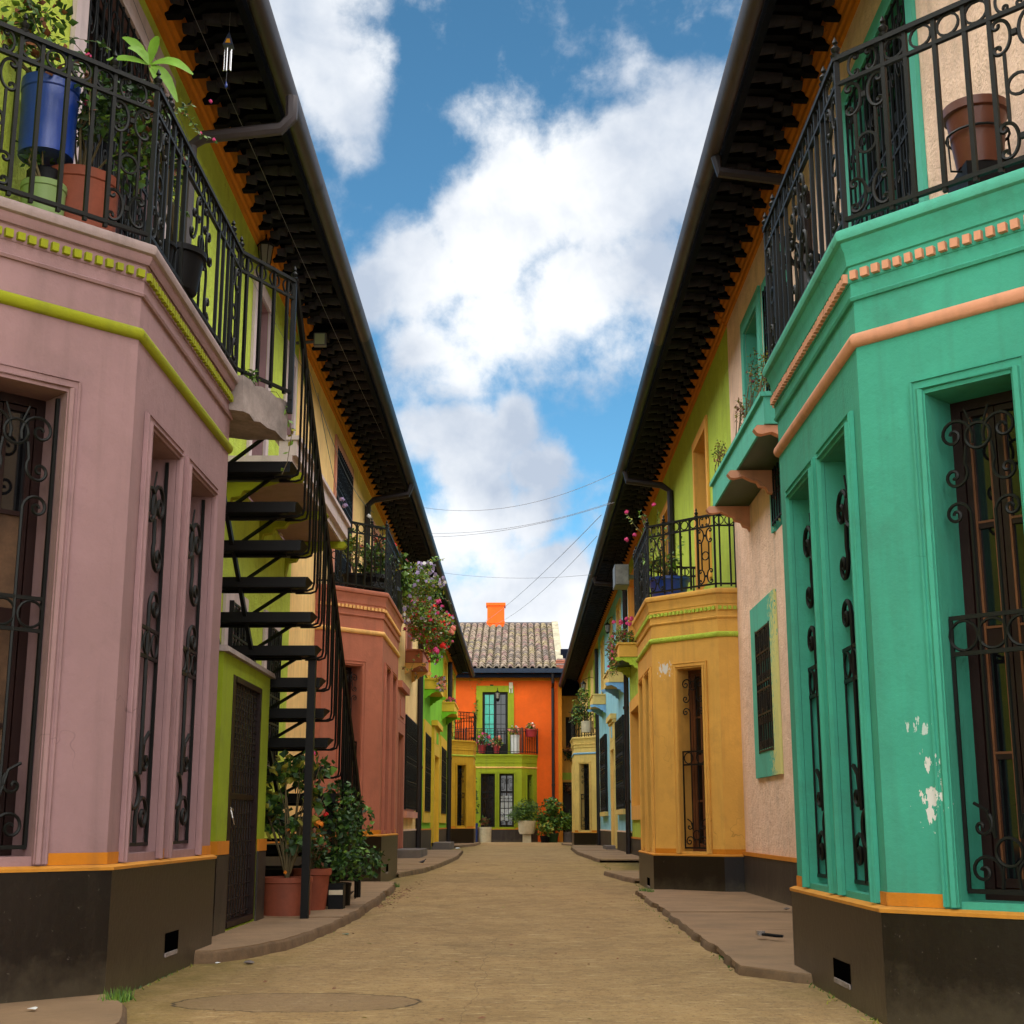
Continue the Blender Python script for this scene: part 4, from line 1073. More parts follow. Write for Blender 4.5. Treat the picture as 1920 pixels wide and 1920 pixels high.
bay(G1, d1, -1, 0, .613, kL, MAUVE, LIMET, LIMET, MAUVE2, {0: [(.20, .62, .66, 2.84)], 1: [(.255, .885, .66, 2.81), (1.125, 1.80, .66, 2.81)]}, True, WOOD, None, True, .058, SKIRT, vent=V1L, glass=CL, ztop=3.645)
zt = 3.645 + .068
rp = [(p.x, p.y) for p in offset(d1[:3], -1, .02)]
rp[-1] = (-1.90, 8.80); rp += [(-1.62, 9.33)]
railing(G1, rp, -1, zt + .005, .88, True, heart=True)
# concrete landing beyond the bay
b = MB(); rr = random.Random(3); nx, ny = 6, 7; grid = {}
def land(i, j, k):     # worn cantilevered concrete stub, broken at its edges
    t_, u_ = i / nx, j / ny; y = 8.78 + .60 * u_; xo = -1.84 + .20 * u_; x = -2.45 + (xo + 2.45) * t_
    z = (3.705 if k else 3.47 - .04 * u_ + .05 * (1 - t_)); w_ = .012 if (i == nx or j == ny) else .004
    return (x + rr.uniform(-w_, w_), y + rr.uniform(-w_, w_), z + rr.uniform(-w_, w_))
for i in range(nx + 1):
    for j in range(ny + 1):
        for k in (0, 1): grid[i, j, k] = len(b.v); b.v.append(land(i, j, k))
def lf(*q): b.f.append(tuple(grid[x] for x in q)); b.m.append(0); b.sm.append(False)
for i in range(nx):
    for j in range(ny):
        for k in (0, 1): lf((i, j, k), (i + 1, j, k), (i + 1, j + 1, k), (i, j + 1, k))
for j in range(ny): lf((nx, j, 0), (nx, j + 1, 0), (nx, j + 1, 1), (nx, j, 1))
for i in range(nx): lf((i, ny, 0), (i + 1, ny, 0), (i + 1, ny, 1), (i, ny, 1)); lf((i, 0, 0), (i + 1, 0, 0), (i + 1, 0, 1), (i, 0, 1))
b.obj('stair_landing', CONC, G1)
# window ledge slab with lime brackets
F = Frame((WL, 0), (0, 1), (1, 0)); b = MB(); b.fbox(F, 11.9, 15.6, .004, .62, 3.92, 4.0); b.fbox(F, 11.9, 15.6, .50, .66, 4.001, 4.14); b.fbox(F, 11.88, 15.62, .46, .69, 4.141, 4.18); b.obj('window_ledge', PALE, G1)
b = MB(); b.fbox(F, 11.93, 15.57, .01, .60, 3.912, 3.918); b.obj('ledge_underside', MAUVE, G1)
for y in (12.2, 13.8, 15.35): corbel(G1, -1, WL, y, 3.91, .60, LIMET, .11, .42)
eave(G1, -1, WL, 1.5, 15.75, -2.0, 6.42, 6.50, near_until=15.75, gm=GUT)
pipe(G1, [(-1.80, 9.95, 6.40), (-1.80, 9.95, 6.22), (-1.88, 9.95, 6.13), (-2.48, 9.95, 6.06), (-2.58, 9.95, 5.98), (-2.59, 9.95, 3.8)], .05, GUT)
back(G1, -1, WL, 1.5, 15.75, 6.7)
# ---- annex box with mesh door
AN = thing('meter_annex', 'small lime annex with an orange band and mesh door beside the stairs', 'annex', (-2.3, 10.4, .07))
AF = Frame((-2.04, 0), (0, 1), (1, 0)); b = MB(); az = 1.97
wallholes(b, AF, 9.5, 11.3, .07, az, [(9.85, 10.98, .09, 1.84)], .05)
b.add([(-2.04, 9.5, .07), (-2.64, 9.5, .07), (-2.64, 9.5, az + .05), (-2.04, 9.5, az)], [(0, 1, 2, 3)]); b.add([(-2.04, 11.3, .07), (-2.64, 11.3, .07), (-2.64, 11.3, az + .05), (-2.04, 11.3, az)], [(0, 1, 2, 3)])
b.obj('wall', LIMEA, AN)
b = MB(); b.hexa([(-2.64, 9.46, az + .02), (-2.0, 9.46, az - .01), (-2.0, 11.34, az - .01), (-2.64, 11.34, az + .02), (-2.64, 9.46, az + .10), (-2.01, 9.47, az + .03), (-2.01, 11.33, az + .03), (-2.64, 11.34, az + .10)]); b.obj('coping', CONC, AN)
for q0, q1 in ((9.5, 9.85), (10.98, 11.3)):
    b = MB(); b.fbox(AF, q0, q1, .003, .018, .02, .60); b.obj('skirting', SKIRTG, AN); b = MB(); b.fbox(AF, q0, q1, .003, .022, .601, .69); b.obj('painted_band', ORANGE, AN)
b = MB(); b.box(-2.64, -2.022, 9.48, 9.497, .02, .60); b.obj('skirting', SKIRT, AN); b = MB(); b.box(-2.64, -2.018, 9.476, 9.497, .601, .69); b.obj('painted_band', ORANGE, AN)  # near face takes the darker skirting copy, its shade is in the colour
b = MB(); b.fbox(AF, 9.85, 10.98, -.05, -.04, .09, 1.84); md = b.obj('door', WOOD, AN)
b = MB()
for i in range(11): yy = 9.94 + i * .098; b.fbox(AF, yy - .004, yy + .004, -.030, -.022, .15, 1.80)
for i in range(24): zz = .18 + i * (.10 if i < 10 else 0) + (0 if i < 10 else (i - 10) * .045 + 1.0); b.fbox(AF, 9.95, 10.93, -.030, -.022, zz - .003, zz + .003)
b.obj('mesh_grille', PIPE, AN, kind=None)
b = MB(); b.fbox(AF, 9.85, 9.93, -.038, .004, .1, 1.84); b.fbox(AF, 10.91, 10.95, -.038, .004, .1, 1.84); b.fbox(AF, 9.97, 10.91, -.038, .004, .1, .14); b.fbox(AF, 9.97, 10.91, -.038, .004, 1.8, 1.84); b.fbox(AF, 9.97, 10.91, -.036, -.018, .98, 1.02); b.obj('door_frame', WOOD, AN)
b = MB(); b.tube([AF.P(10.03, -.07, .92), AF.P(10.03, -.02, .92), AF.P(10.12, -.02, .90)], .009, 6); b.tube([AF.P(10.02, -.02, .93), AF.P(10.03, 0, .85), AF.P(10.09, 0, .80)], .006, 5); b.obj('handle', STEEL, AN)
# ---- steel stair
ST = thing('steel_staircase', 'black open tread steel staircase climbing to the mauve balcony', 'staircase', (-2.1, 15.0, .07))
XR, XL = -1.645, -2.515; ntr = 15
def tz(i): return 3.56 - .228 * i
def ty(i): return 9.50 + .300 * i
tq = MB(); tq.hexa([(-.435, -.13, -.062), (.36, -.13, -.062), (.36, .14, -.062), (-.435, .14, -.062), (-.435, -.14, .02), (.435, -.14, .02), (.435, .15, .02), (-.435, .15, .02)])
tq.box(-.43, .42, -.155, -.142, -.060, .018); tq.tube([(-.4, -.02, -.075), (.22, -.02, -.075), (.30, -.05, -.075)], .014, 5); tme = tq.mesh('tread', STAIRM)
bal = MB(); bal.tube([(-.14, 0, -.075), (-.02, 0, -.075), (.02, 0, -.06), (.03, 0, -.02), (.03, 0, .86)], .0095, 5); bme = bal.mesh('baluster', STAIRM)
for i in range(1, ntr + 1):
    y, z = ty(i), tz(i)
    inst('tread', tme, ST, Matrix.Translation(((XR + XL) / 2, y, z)))
    for dy, dz in ((-.08, .04), (.09, -.07)): inst('baluster', bme, ST, Matrix.Translation((XR + .01, y + dy, z)) @ Matrix.Diagonal((1, 1, 1 + dz, 1)))
for i in range(0, ntr):
    for xx in (-2.12,):
        b = MB(); b.tube([(xx, ty(i) + .06, tz(i) - .05), (xx, ty(i + 1) - .12, tz(i + 1) + .0)], .011, 4) if 0 else b.tube([(-1.84, ty(i) + .06, tz(i) - .06), (-2.18, ty(i + 1) + .02, tz(i + 1) + .01)], .015, 4); b.obj('brace', STAIRM, ST)
for xx in (-2.18, -2.44):
    b = MB(); p0 = Vector((xx, ty(0), tz(0) - .08)); p1 = Vector((xx, ty(ntr) + .1, tz(ntr) - .14)); b.hexa([(xx - .014, p0.y, p0.z - .06), (xx + .014, p0.y, p0.z - .06), (xx + .014, p1.y, p1.z - .06), (xx - .014, p1.y, p1.z - .06), (xx - .014, p0.y, p0.z), (xx + .014, p0.y, p0.z), (xx + .014, p1.y, p1.z), (xx - .014, p1.y, p1.z)]); b.obj('stringer', STAIRM, ST)
b = MB(); b.tube([(-1.62, 9.35, 4.62), (XR + .03, ty(2), tz(2) + .90), (XR + .03, ty(ntr) + .15, tz(ntr) + .88)], .026, 6); b.obj('handrail', STAIRM, ST)
b = MB(); b.box(-1.64, -1.605, 9.33, 9.365, 3.62, 4.64); b.obj('post', STAIRM, ST)
b = MB(); b.box(-1.73, -1.668, 11.26, 11.32, .07, tz(6) - .03); b.obj('post', STAIRM, ST)
b = MB(); b.box(XR + .0, XR + .06, ty(ntr) + .13, ty(ntr) + .19, .07, 1.02); b.obj('post', STAIRM, ST)
b = MB(); b.box(XR - .12, XR - .05, ty(11) - .03, ty(11) + .03, .07, tz(11) - .03); b.obj('post', STAIRM, ST)
for z in (.42, .66, .86): b = MB(); b.tube([(-2.5, 12.6 + z, z), (-1.8, 12.6 + z, z)], .02, 4); b.obj('brace', STAIRM, ST)

# ---- apricot house with terracotta bay
G2 = house('apricot_house', 'apricot yellow house with a terracotta bay and overflowing flowers', 25, WL)
ops = [(19.2, 21.0, 3.9, 6.1), (24.3, 25.9, 4.0, 5.95), (28.4, 29.6, 4.6, 6.0), (31.8, 33.3, 4.72, 6.05)]
lw = (31.5, 34.6, 1.15, 3.15)
F, _ = wallseg(G2, -1, WL, 15.75, 35.7, 0, 6.8, ops + [lw, (29.4, 30.8, .2, 2.7)], PEACHY, .24, TERRA)
b = MB()
for h in ops: surround(b, F, h, .14, .03, .04)
surround(b, F, lw, .12, .03, .05); b.fbox(F, lw[0] - .1, lw[1] + .1, .003, .12, lw[2] - .2, lw[2] - .06); b.obj('window_surround', wallmat('rose terracotta trim', (.60, .26, .18)), G2)
for h in ops + [lw]: window(G2, F, *h, -.16, BLACKW, 2, 3, 1, GLASS, False)
b = MB(); h = (29.4, 30.8, .2, 2.7); surround(b, F, h, .25, .08, 0); b.fbox(F, 29.15, 31.05, .003, .08, 2.96, 3.6); b.fbox(F, 29.1, 31.1, .003, .17, 3.605, 3.75); b.fbox(F, 29.65, 30.55, .082, .10, 3.05, 3.4); b.obj('door_surround', TERRA, G2)
door(G2, F, *h, WOOD)
doorgrille(G2, F, 19.2, 21.0, 3.9, 6.1, near=False); guard(G2, F, lw[0], lw[1], lw[2], lw[3] + .05, .08)
skirting(G2, -1, WL, 15.75, 29.1, .07, .66); skirting(G2, -1, WL, 31.1, 35.7, .07, .66, band=PEACH)
b = MB(); b.fbox(F, 28.6, 30.9, .05, .62, .1, .30); b.obj('door_step', STONE, G2)
d2 = bpath(WL, -1.84, 18.41, 20.82, .70, -1)
i0 = 1 if len(d2) > 4 else 0
bay(G2, d2, -1, .07, .67, 1.055, TERRA, CREAMT, CREAMT, TERRA, {i0: [(.33, .63, .70, 2.82)], i0 + 1: [(.30, .93, .72, 2.86), (1.22, 1.88, .72, 2.86)]}, True, WOOD, None, True, .062, SKIRT, vent=V2L, rail=.88)
windowbox(G2, -1, WL, 31.7, 33.8, 4.42, .40, TERRA, CREAMT, .30, 2)
eave(G2, -1, WL, 15.75, 35.7, -2.0, 6.42, 6.50, near_until=18.5, gm=GUTB)
pipe(G2, [(-1.85, 22.8, 6.42), (-1.9, 22.8, 6.25), (-2.48, 22.8, 6.15), (-2.58, 22.8, 6.05), (-2.58, 22.8, 3.9)], .055, PIPE)
pipe(G2, [(-2.56, 35.5, 6.3), (-2.56, 35.5, gz(35))], .075, PIPE, (2.2,))
back(G2, -1, WL, 15.75, 35.7, 6.7)
# ---- bright green house
W3 = -2.55
G3 = house('bright_green_house', 'bright green house with ochre trim beyond the apricot house', 42, W3)
ops = [(37.0, 38.6, 4.72, 6.1), (45.6, 47.6, 4.72, 6.15)]; lw = [(36.9, 39.0, 1.15, 3.15), (44.5, 47.2, 1.15, 3.2)]; dr = (40.2, 42.3, .2, 2.75); sm_ = (43.0, 43.5, 1.4, 2.7)
F, _ = wallseg(G3, -1, W3, 35.7, 48.3, 0, 6.8, ops + lw + [dr, sm_], GREENW, .22, YELT)
b = MB()
for h in ops + [sm_]: surround(b, F, h, .16, .03, .04)
for h in lw: surround(b, F, h, .34, .04, .30)
b.obj('window_surround', YELT, G3); b = MB(); surround(b, F, dr, .30, .09, 0); b.fbox(F, dr[0] - .3, dr[1] + .3, .003, .09, 3.06, 3.55); b.fbox(F, dr[0] - .38, dr[1] + .38, .003, .18, 3.555, 3.70); b.obj('door_surround', YELT, G3)
q = MB(); q.fbox(F, 40.8, 41.7, .093, .10, 3.1, 3.42); q.obj('number_tile', GREENW, G3)
for h in ops + lw + [sm_]: window(G3, F, *h, -.16, YELT if h[2] > 4 else BLACKW, 2, 3, 1, GLASS, False)
door(G3, F, *dr, YELT)
for h in lw: guard(G3, F, h[0], h[1], h[2], h[3], .05)
skirting(G3, -1, W3, 35.7, 39.85, .1, .66); skirting(G3, -1, W3, 42.65, 48.3, .1, .66)
b = MB(); b.fbox(F, 39.9, 42.6, .04, .55, .1, .30); b.obj('door_step', STONE, G3)
windowbox(G3, -1, W3, 36.8, 39.2, 4.30, .36, YELT, GREENW, .28, 2); windowbox(G3, -1, W3, 45.0, 47.7, 4.36, .40, YELT, GREENW, .30, 2)
eave(G3, -1, W3, 35.7, 48.3, -2.0, 6.42, 6.50, gm=GUTB)
pipe(G3, [(-2.45, 48.1, 6.3), (-2.45, 48.1, gz(48))], .085, PIPE, (3.0,))
back(G3, -1, W3, 35.7, 48.3, 6.7)
# ---- far mustard bay house
G4 = house('mustard_house', 'far left lime house with a mustard bay before the orange house', 52, W3)
ops = [(50.0, 52.2, 4.0, 6.1)]
F, _ = wallseg(G4, -1, W3, 48.3, 54.5, 0, 6.8, ops, LIMER, .22, YELT)
b = MB(); surround(b, F, ops[0], .14, .03, 0); b.obj('window_surround', YELT, G4); window(G4, F, *ops[0], -.16, BLACKW, 2, 3, 1, GLASS, False)
b = MB(); b.box(W3 - 3, W3, 54.48, 54.52, 0, 6.8); b.obj('gable_wall', LIMER, G4)
skirting(G4, -1, W3, 48.3, 54.5, .1, .6)
d4 = bpath(W3, -1.68, 49.6, 51.6, .80, -1); i0 = 1 if len(d4) > 4 else 0
bay(G4, d4, -1, .1, .68, 1.0, MUST, LIMER, MUST, MUST, {i0: [(.36, .76, .76, 2.82)], i0 + 1: [(.3, .8, .76, 2.8), (1.2, 1.7, .76, 2.8)]}, False, BLACKW, dent=False, skirt=SKIRT, rail=.98)
eave(G4, -1, W3, 48.3, 54.5, -2.0, 6.42, 6.50, gm=GUTB)
back(G4, -1, W3, 48.3, 54.4, 6.7)

b = MB(); b.tube([pt(1396, 72, 9.95), pt(1409, 113, 9.85)], .017, 6); b.obj('drain_stub', mat('white plastic', (.8, .8, .8), rough=.4, bump=0), H1)
# ================================================================== END HOUSE
YE = 58.7; ze = .1
EH = thing('orange_house', 'bright orange house with a clay tile roof closing the alley', 'house', (-.5, YE, ze))
EF = Frame((-4.2, YE), (1, 0), (0, -1))   # s = x + 4.2
sx = lambda x: x + 4.2
dr = (sx(-1.62), sx(-.55), 3.3, 6.25)
b = MB(); wallholes(b, EF, 0, sx(1.70), 0, 7.25, [dr], .25, 0, 1); b.obj('wall', [FIRE, ENDG], EH)
b = MB(); b.fbox(EF, sx(1.56), sx(1.72), .002, .03, 0, 6.9); b.fbox(EF, 0, sx(1.56), .002, .03, 6.72, 6.95); b.obj('painted_band', ORANGE, EH)
b = MB(); surround(b, EF, dr, .26, .04, 0); b.obj('door_surround', ENDG, EH)
def gl(px, pz): return TGLASS if px < sx(-1.1) else GLASS
window(EH, EF, *dr, -.10, BLACKW, 2, 5, 2, gl, True, kick=.75)
b = MB(); b.fbox(EF, 0, sx(1.8), .02, .55, 6.90, 6.96); b.fbox(EF, 0, sx(1.8), .50, .60, 6.80, 6.96); b.obj('soffit', SOFF, EH)
b = MB(); b.box(-4.2, 1.86, YE - .80, YE - .62, 6.98, 7.16); b.obj('gutter', GUTB, EH)
pp = [(1.34, YE - .68, 7.0), (1.34, YE - .6, 6.6), (1.34, YE - .09, 6.4), (1.34, YE - .09, .1)]
pipe(EH, pp, .065, PIPE, (2.4, 4.6))
# tiled roof: rows of barrel tiles running up to the ridge
RY0, RZ0, RY1, RZ1 = YE - .68, 7.16, 67.0, 10.28
b = MB(); b.hexa([(-4.2, RY0, RZ0 - .12), (1.72, RY0, RZ0 - .12), (1.72, RY1, RZ1 - .12), (-4.2, RY1, RZ1 - .12), (-4.2, RY0, RZ0 - .02), (1.72, RY0, RZ0 - .02), (1.72, RY1, RZ1 - .02), (-4.2, RY1, RZ1 - .02)])
b.obj('roof_base', mat('mortar and pan tiles', (.16, .125, .08), rough=.9, var=.4, vscale=12, grimeamt=.5), EH)
sl = math.atan2(RZ1 - RZ0, RY1 - RY0); LR = math.hypot(RZ1 - RZ0, RY1 - RY0); nrow = 22; dl = LR / nrow
def tile_mesh(m):
    q = MB(); n = 6; vs = []
    for yy, rr, lift in ((0, .120, .050), (dl * 1.25, .084, -.012)):
        for i in range(n + 1): th = math.pi * i / n; vs.append((rr * math.cos(th), yy, rr * .95 * math.sin(th) + lift))
    for i in range(n + 1): th = math.pi * i / n; vs.append((.090 * math.cos(th), .0, .090 * .9 * math.sin(th) + .02))
    q.add(vs, [(i, i + 1, n + 2 + i, n + 1 + i) for i in range(n)], 0, True)
    q.add([vs[i] for i in range(n + 1)] + [vs[2 * n + 2 + i] for i in range(n + 1)], [(i, i + 1, n + 2 + i, n + 1 + i) for i in range(n)])
    return q.mesh('roof_tile', m)
tms = [tile_mesh(m) for m in TILES]; cnt = 0; rest = [MB() for _ in TILES]
rot = Matrix.Rotation(sl, 4, 'X'); cols = [(-4.05 + .302 * i) for i in range(19)]
mains = [(i, j) for i in range(19) for j in range(nrow)]
vis = sorted(mains, key=lambda t: (t[1] * 1.0 + (0 if t[0] >= 5 else 30)))
ind = set(vis[:295])
pans = [MB(), MB()]
for (i, j) in mains:
    x = cols[i]; k = random.choices((0, 1, 2, 3), (4, 2.2, 1.6, 2))[0]
    M_ = Matrix.Translation((x + random.uniform(-.012, .012), RY0 + math.cos(sl) * dl * j, RZ0 + math.sin(sl) * dl * j + random.uniform(0, .012))) @ rot @ Matrix.Rotation(random.uniform(-.06, .06), 4, 'Z')
    if (i, j) in ind: inst('roof_tile', tms[k], EH, M_)
    else: rest[k].add([M_ @ v.co for v in tms[k].vertices], [tuple(p_.vertices) for p_ in tms[k].polygons])
    # pan tile between the covers
    q = pans[random.random() < .5]; M2 = Matrix.Translation((x + .151, RY0 - .02 + math.cos(sl) * dl * j, RZ0 + .035 + math.sin(sl) * dl * j)) @ rot; vs = []
    for yy, lift in ((0, .02), (dl * 1.2, -.01)):
        for a in range(5): th = math.pi * a / 4; vs.append(M2 @ Vector((.085 * math.cos(th), yy, -.05 * math.sin(th) + lift)))
    q.add(vs, [(a, a + 1, 6 + a, 5 + a) for a in range(4)] + [(0, 1, 2, 3, 4)])
for q, m in zip(rest, TILES):
    if q.v: q.obj('roof_tiles', m, EH, kind='stuff')
PANM = mat('shade darkened pan tile', (.16, .13, .09), rough=.95, var=.3, vscale=8)  # pans darkened to set off the covers, shade between them in the colour
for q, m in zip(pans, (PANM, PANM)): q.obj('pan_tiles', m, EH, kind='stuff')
b = MB(); b.tube([(-4.2, RY1, RZ1 + .0), (1.5, RY1, RZ1 + .0)], .13, 8); b.obj('ridge', mat('slate grey ridge mortar', (.09, .08, .08), rough=.9, var=.3), EH)
b = MB(); b.hexa([(1.50, RY0 + .6, RZ0 + .20), (1.80, RY0 + .6, RZ0 + .20), (1.80, RY1, RZ1 - .02), (1.50, RY1, RZ1 - .02), (1.50, RY0 + .6, RZ0 + .38), (1.80, RY0 + .6, RZ0 + .38), (1.80, RY1, RZ1 + .16), (1.50, RY1, RZ1 + .16)])
b.hexa([(1.74, RY0 + .1, 6.9), (1.80, RY0 + .1, 6.9), (1.80, RY1, 6.9), (1.74, RY1, 6.9), (1.74, RY0 + .1, RZ0), (1.80, RY0 + .1, RZ0), (1.80, RY1, RZ1 - .03), (1.74, RY1, RZ1 - .03)])
b.obj('parapet', mat('lichened parapet render', (.36, .32, .22), rough=.9, var=.3, vscale=4, grimeamt=.5), EH)
for i in range(7):
    b = MB(); b.box(1.46 + random.uniform(0, .05), 1.86, RY0 - .02 + random.uniform(0, .05), RY0 + .45, RZ0 - .06 + i * .072, RZ0 + i * .072 - .008); b.obj('brick', TERRA if i % 3 else TILES[1], EH)
b = MB(); b.box(-1.62, -.80, RY1 - .5, RY1 + .3, RZ1 - .5, RZ1 + .86); b.box(-1.68, -.74, RY1 - .56, RY1 + .36, RZ1 + .861, RZ1 + 1.0); b.box(-1.65, -.77, RY1 - .53, RY1 - .501, RZ1 + .0, RZ1 + .10); b.obj('chimney', FIRE, EH)
b = MB(); b.box(-4.2, 1.7, YE + .26, YE + 12, -.1, 6.9); b.obj('house_core', SOFF, EH)
# green bay with the lower doors
pe = [(-2.9, YE), (-2.25, YE - .65), (.03, YE - .65), (.66, YE)]
bay(EH, pe, -1, ze, .62, 1.0, ENDG, CREAMT, ENDG, ENDG, {1: [(.60, 1.18, .70, 2.84), (1.36, 1.96, .70, 2.84)], 2: [(.32, .62, .70, 2.80)]}, False, BLACKW, dent=False, skirt=SKIRTG, glass=GLASS)
rp = [(p.x, p.y) for p in offset(pe, -1, .04)]
rl = MB(); zt = .62 + 2.97 + .085
for zz in (zt + .06, zt + .90, zt + 1.0): sweep(rl, rp, -1, [(-.014, zz - .012), (.014, zz - .012), (.014, zz + .012), (-.014, zz + .012)])
for p in rp: rl.box(p[0] - .025, p[0] + .025, p[1] - .025, p[1] + .025, zt, zt + 1.05)
ro = rl.obj('balcony_railing', PIPE, EH); rl = MB()
for Fq, Lq in segs(rp, -1):
    n = int(Lq / .13)
    for i in range(n): inst('baluster', m_bar(.011), ro, Fq.M(Lq * (i + .5) / n, 0, zt, 1, 1, 1.0))
b = MB(); F1 = segs(pe, -1)[1][0]
for i in range(3): 
    for j in range(4): b.fbox(F1, 1.42 + i * .165, 1.42 + i * .165 + .13, -.150, -.146, .95 + j * .26, .95 + j * .26 + .22)
b.obj('net_curtain', WCURT, EH)
b = MB(); b.fbox(EF, sx(-1.30), sx(-1.16), .003, .03, 6.42, 6.56); b.obj('vent_hole', BKPOT, EH)
lantern('wall_lantern', 'small lantern hanging above the turquoise balcony door of the orange house', (-.98, YE - .30, 6.12), (-.98, YE - .04, 6.36), sc=1.4)
MT = thing('meter_box', 'small white meter box fixed high on the orange wall', 'meter box', (-.42, YE - .05, 6.2)); b = MB(); b.box(-.50, -.34, YE - .14, YE - .035, 6.38, 6.64); b.obj('case', WHPOT, MT); b = MB(); b.tube([(-.47, YE - .1, 6.36), (-.47, YE - .1, 6.20)], .02, 6); b.tube([(-.37, YE - .1, 6.36), (-.37, YE - .1, 6.20)], .02, 6); b.obj('conduit', WHITE, MT)
# side wing to the right
SW = thing('side_wing', 'narrow peach wing with dark boards squeezed right of the orange house', 'building', (2.1, 60.2, ze)); YF = 60.0
SF = Frame((1.72, YF), (1, 0), (0, -1)); b = MB(); wallholes(b, SF, 0, 1.6, 0, 6.3, [(.20, .62, 4.0, 5.3), (.05, 1.4, .1, 2.55)], .3, 0, 1); b.obj('wall', [OCHT, SOFF], SW)
b = MB(); b.fbox(SF, 0, 1.6, -.02, .25, 6.2, 8.2); b.fbox(SF, -.1, 1.6, .25, .6, 7.1, 7.4); b.obj('dark_boarding', SOFF, SW)
b = MB(); b.fbox(SF, 0, 1.6, .002, .02, 2.65, 2.95); b.obj('painted_band', LIMER, SW)
b = MB(); b.fbox(SF, .2, .62, -.28, -.25, 4.0, 5.3); b.obj('window', BKPOT, SW)
b = MB(); b.fbox(SF, .05, 1.4, -.28, -.22, .1, 2.55); dd = b.obj('door', WOOD, SW)
for i in range(8): b = MB(); b.fbox(SF, .08 + i * .16, .08 + i * .16 + .145, -.219, -.20, .12, 2.4); b.obj('plank', WOOD, dd)
b = MB(); b.fbox(SF, 0, .85, .002, .28, 3.84, 3.92); b.obj('window_ledge', SALMON, SW)

# ================================================================== FITTINGS
WC = thing('wind_chime', 'wind chime with a small painted pyramid and silver tubes under the eave', 'wind chime', pt(428, 55, 9.0))
cy = 9.0; A = pt(430, 58, cy); Bz = pt(430, 88, cy).z; x0 = A.x; rr = .036
b = MB(); b.add([(x0 - rr, cy - rr, Bz), (x0 + rr, cy - rr, Bz), (x0 + rr, cy + rr, Bz), (x0 - rr, cy + rr, Bz), (x0, cy, A.z)], [(0, 1, 4), (1, 2, 4), (2, 3, 4), (3, 0, 4), (0, 1, 2, 3)]); b.obj('pyramid_top', mat('navy painted wood', (.05, .07, .14), rough=.4), WC)
b = MB(); b.add([(x0 - .018, cy - rr - .003, Bz + .012), (x0 + .020, cy - rr - .003, Bz + .010), (x0 + .010, cy - rr * .55 - .002, Bz + .055), (x0 - .010, cy - rr * .55 - .002, Bz + .055)], [(0, 1, 2, 3)]); b.obj('painted_sun', mat('orange motif', (.9, .40, .02), rough=.5), WC)
for dx, dy, l in ((-.028, 0, .19), (-.004, -.02, .20), (.010, .02, .17), (.022, 0, .19)): b = MB(); b.tube([(x0 + dx, cy + dy, Bz - .02), (x0 + dx, cy + dy, Bz - l)], .0055, 7); b.obj('tube', STEEL, WC)
b = MB(); b.tube([(x0, cy, Bz), (x0 - .005, cy, Bz - .28)], .0015, 4); b.tube([(x0, cy, A.z), (x0, cy, 6.55)], .0015, 4); b.obj('cord', CABLE, WC)
b = MB(); b.lathe([(0, .04), (.009, .015), (.012, 0), (.007, -.012), (0, -.016)], (x0 - .005, cy, Bz - .31), 8); b.obj('drop', BLPOT, WC)
p = pt(498, 472, 13.0); lantern('wall_lantern', 'black glass lantern on a bracket over the steel stairs', (p.x, 13.0, p.z), (-2.64, 13.3, p.z + .22), sc=1.15)
FLD = thing('floodlight', 'square floodlight bolted under the orange cornice above the stair rail', 'floodlight', (-2.6, 15.4, 6.05))
p = pt(592, 638, 15.4); b = MB(); b.box(p.x - .02, p.x + .125, 15.36, 15.44, p.z - .075, p.z + .08); b.obj('case', GREYM, FLD); b = MB(); b.box(p.x - .005, p.x + .11, 15.35, 15.3595, p.z - .06, p.z + .065); b.obj('lens', mat('greenish floodlight lens', (.30, .34, .20), rough=.25, var=.1, bump=0), FLD)
b = MB(); b.tube([(-2.64, 15.5, p.z), (p.x, 15.44, p.z)], .02, 6); b.obj('bracket', GREYM, FLD)
JB = thing('junction_box', 'grey metal box mounted on the lime wall beneath the right eave', 'box', pt(1163, 1100, 26)); p = pt(1163, 1084, 26.5)
b = MB(); b.box(p.x - .13, p.x + .14, 26.1, 26.7, p.z - .20, p.z + .20); b.obj('case', GREYM, JB); b = MB(); b.box(p.x - .115, p.x + .125, 26.08, 26.099, p.z - .185, p.z + .185); b.lathe([(0, 0), (.02, .0)], (p.x + .08, 26.07, p.z + .1), 8); b.obj('lid', mat('weathered grey lid', (.14, .135, .13), rough=.5, var=.3, vscale=9), JB)
b = MB(); b.box(p.x + .13, 2.55, 26.3, 26.5, p.z - .03, p.z + .03); b.obj('bracket', GREYM, JB)
p = pt(1139, 1176, 37.0); lantern('wall_lantern', 'small lantern hanging from the blue house front', (p.x, 37.0, p.z), (2.49, 37.2, p.z + .3), sc=1.1)
p = pt(1094, 1286, 47.5); lantern('wall_lantern', 'dark lantern above the balcony of the far yellow house', (p.x, 47.5, p.z), (2.49, 47.8, p.z + .3), sc=1.3)
# planks and stray pieces
BR = thing('broom_handle', 'thin orange broom handle leaning by the teal balcony door', 'broom', (2.3, 7.4, 3.5)); b = MB(); b.tube([pt(1805, 20, 7.4), pt(1832, 185, 7.2)], .008, 6); b.obj('handle', FL['orange'], BR)

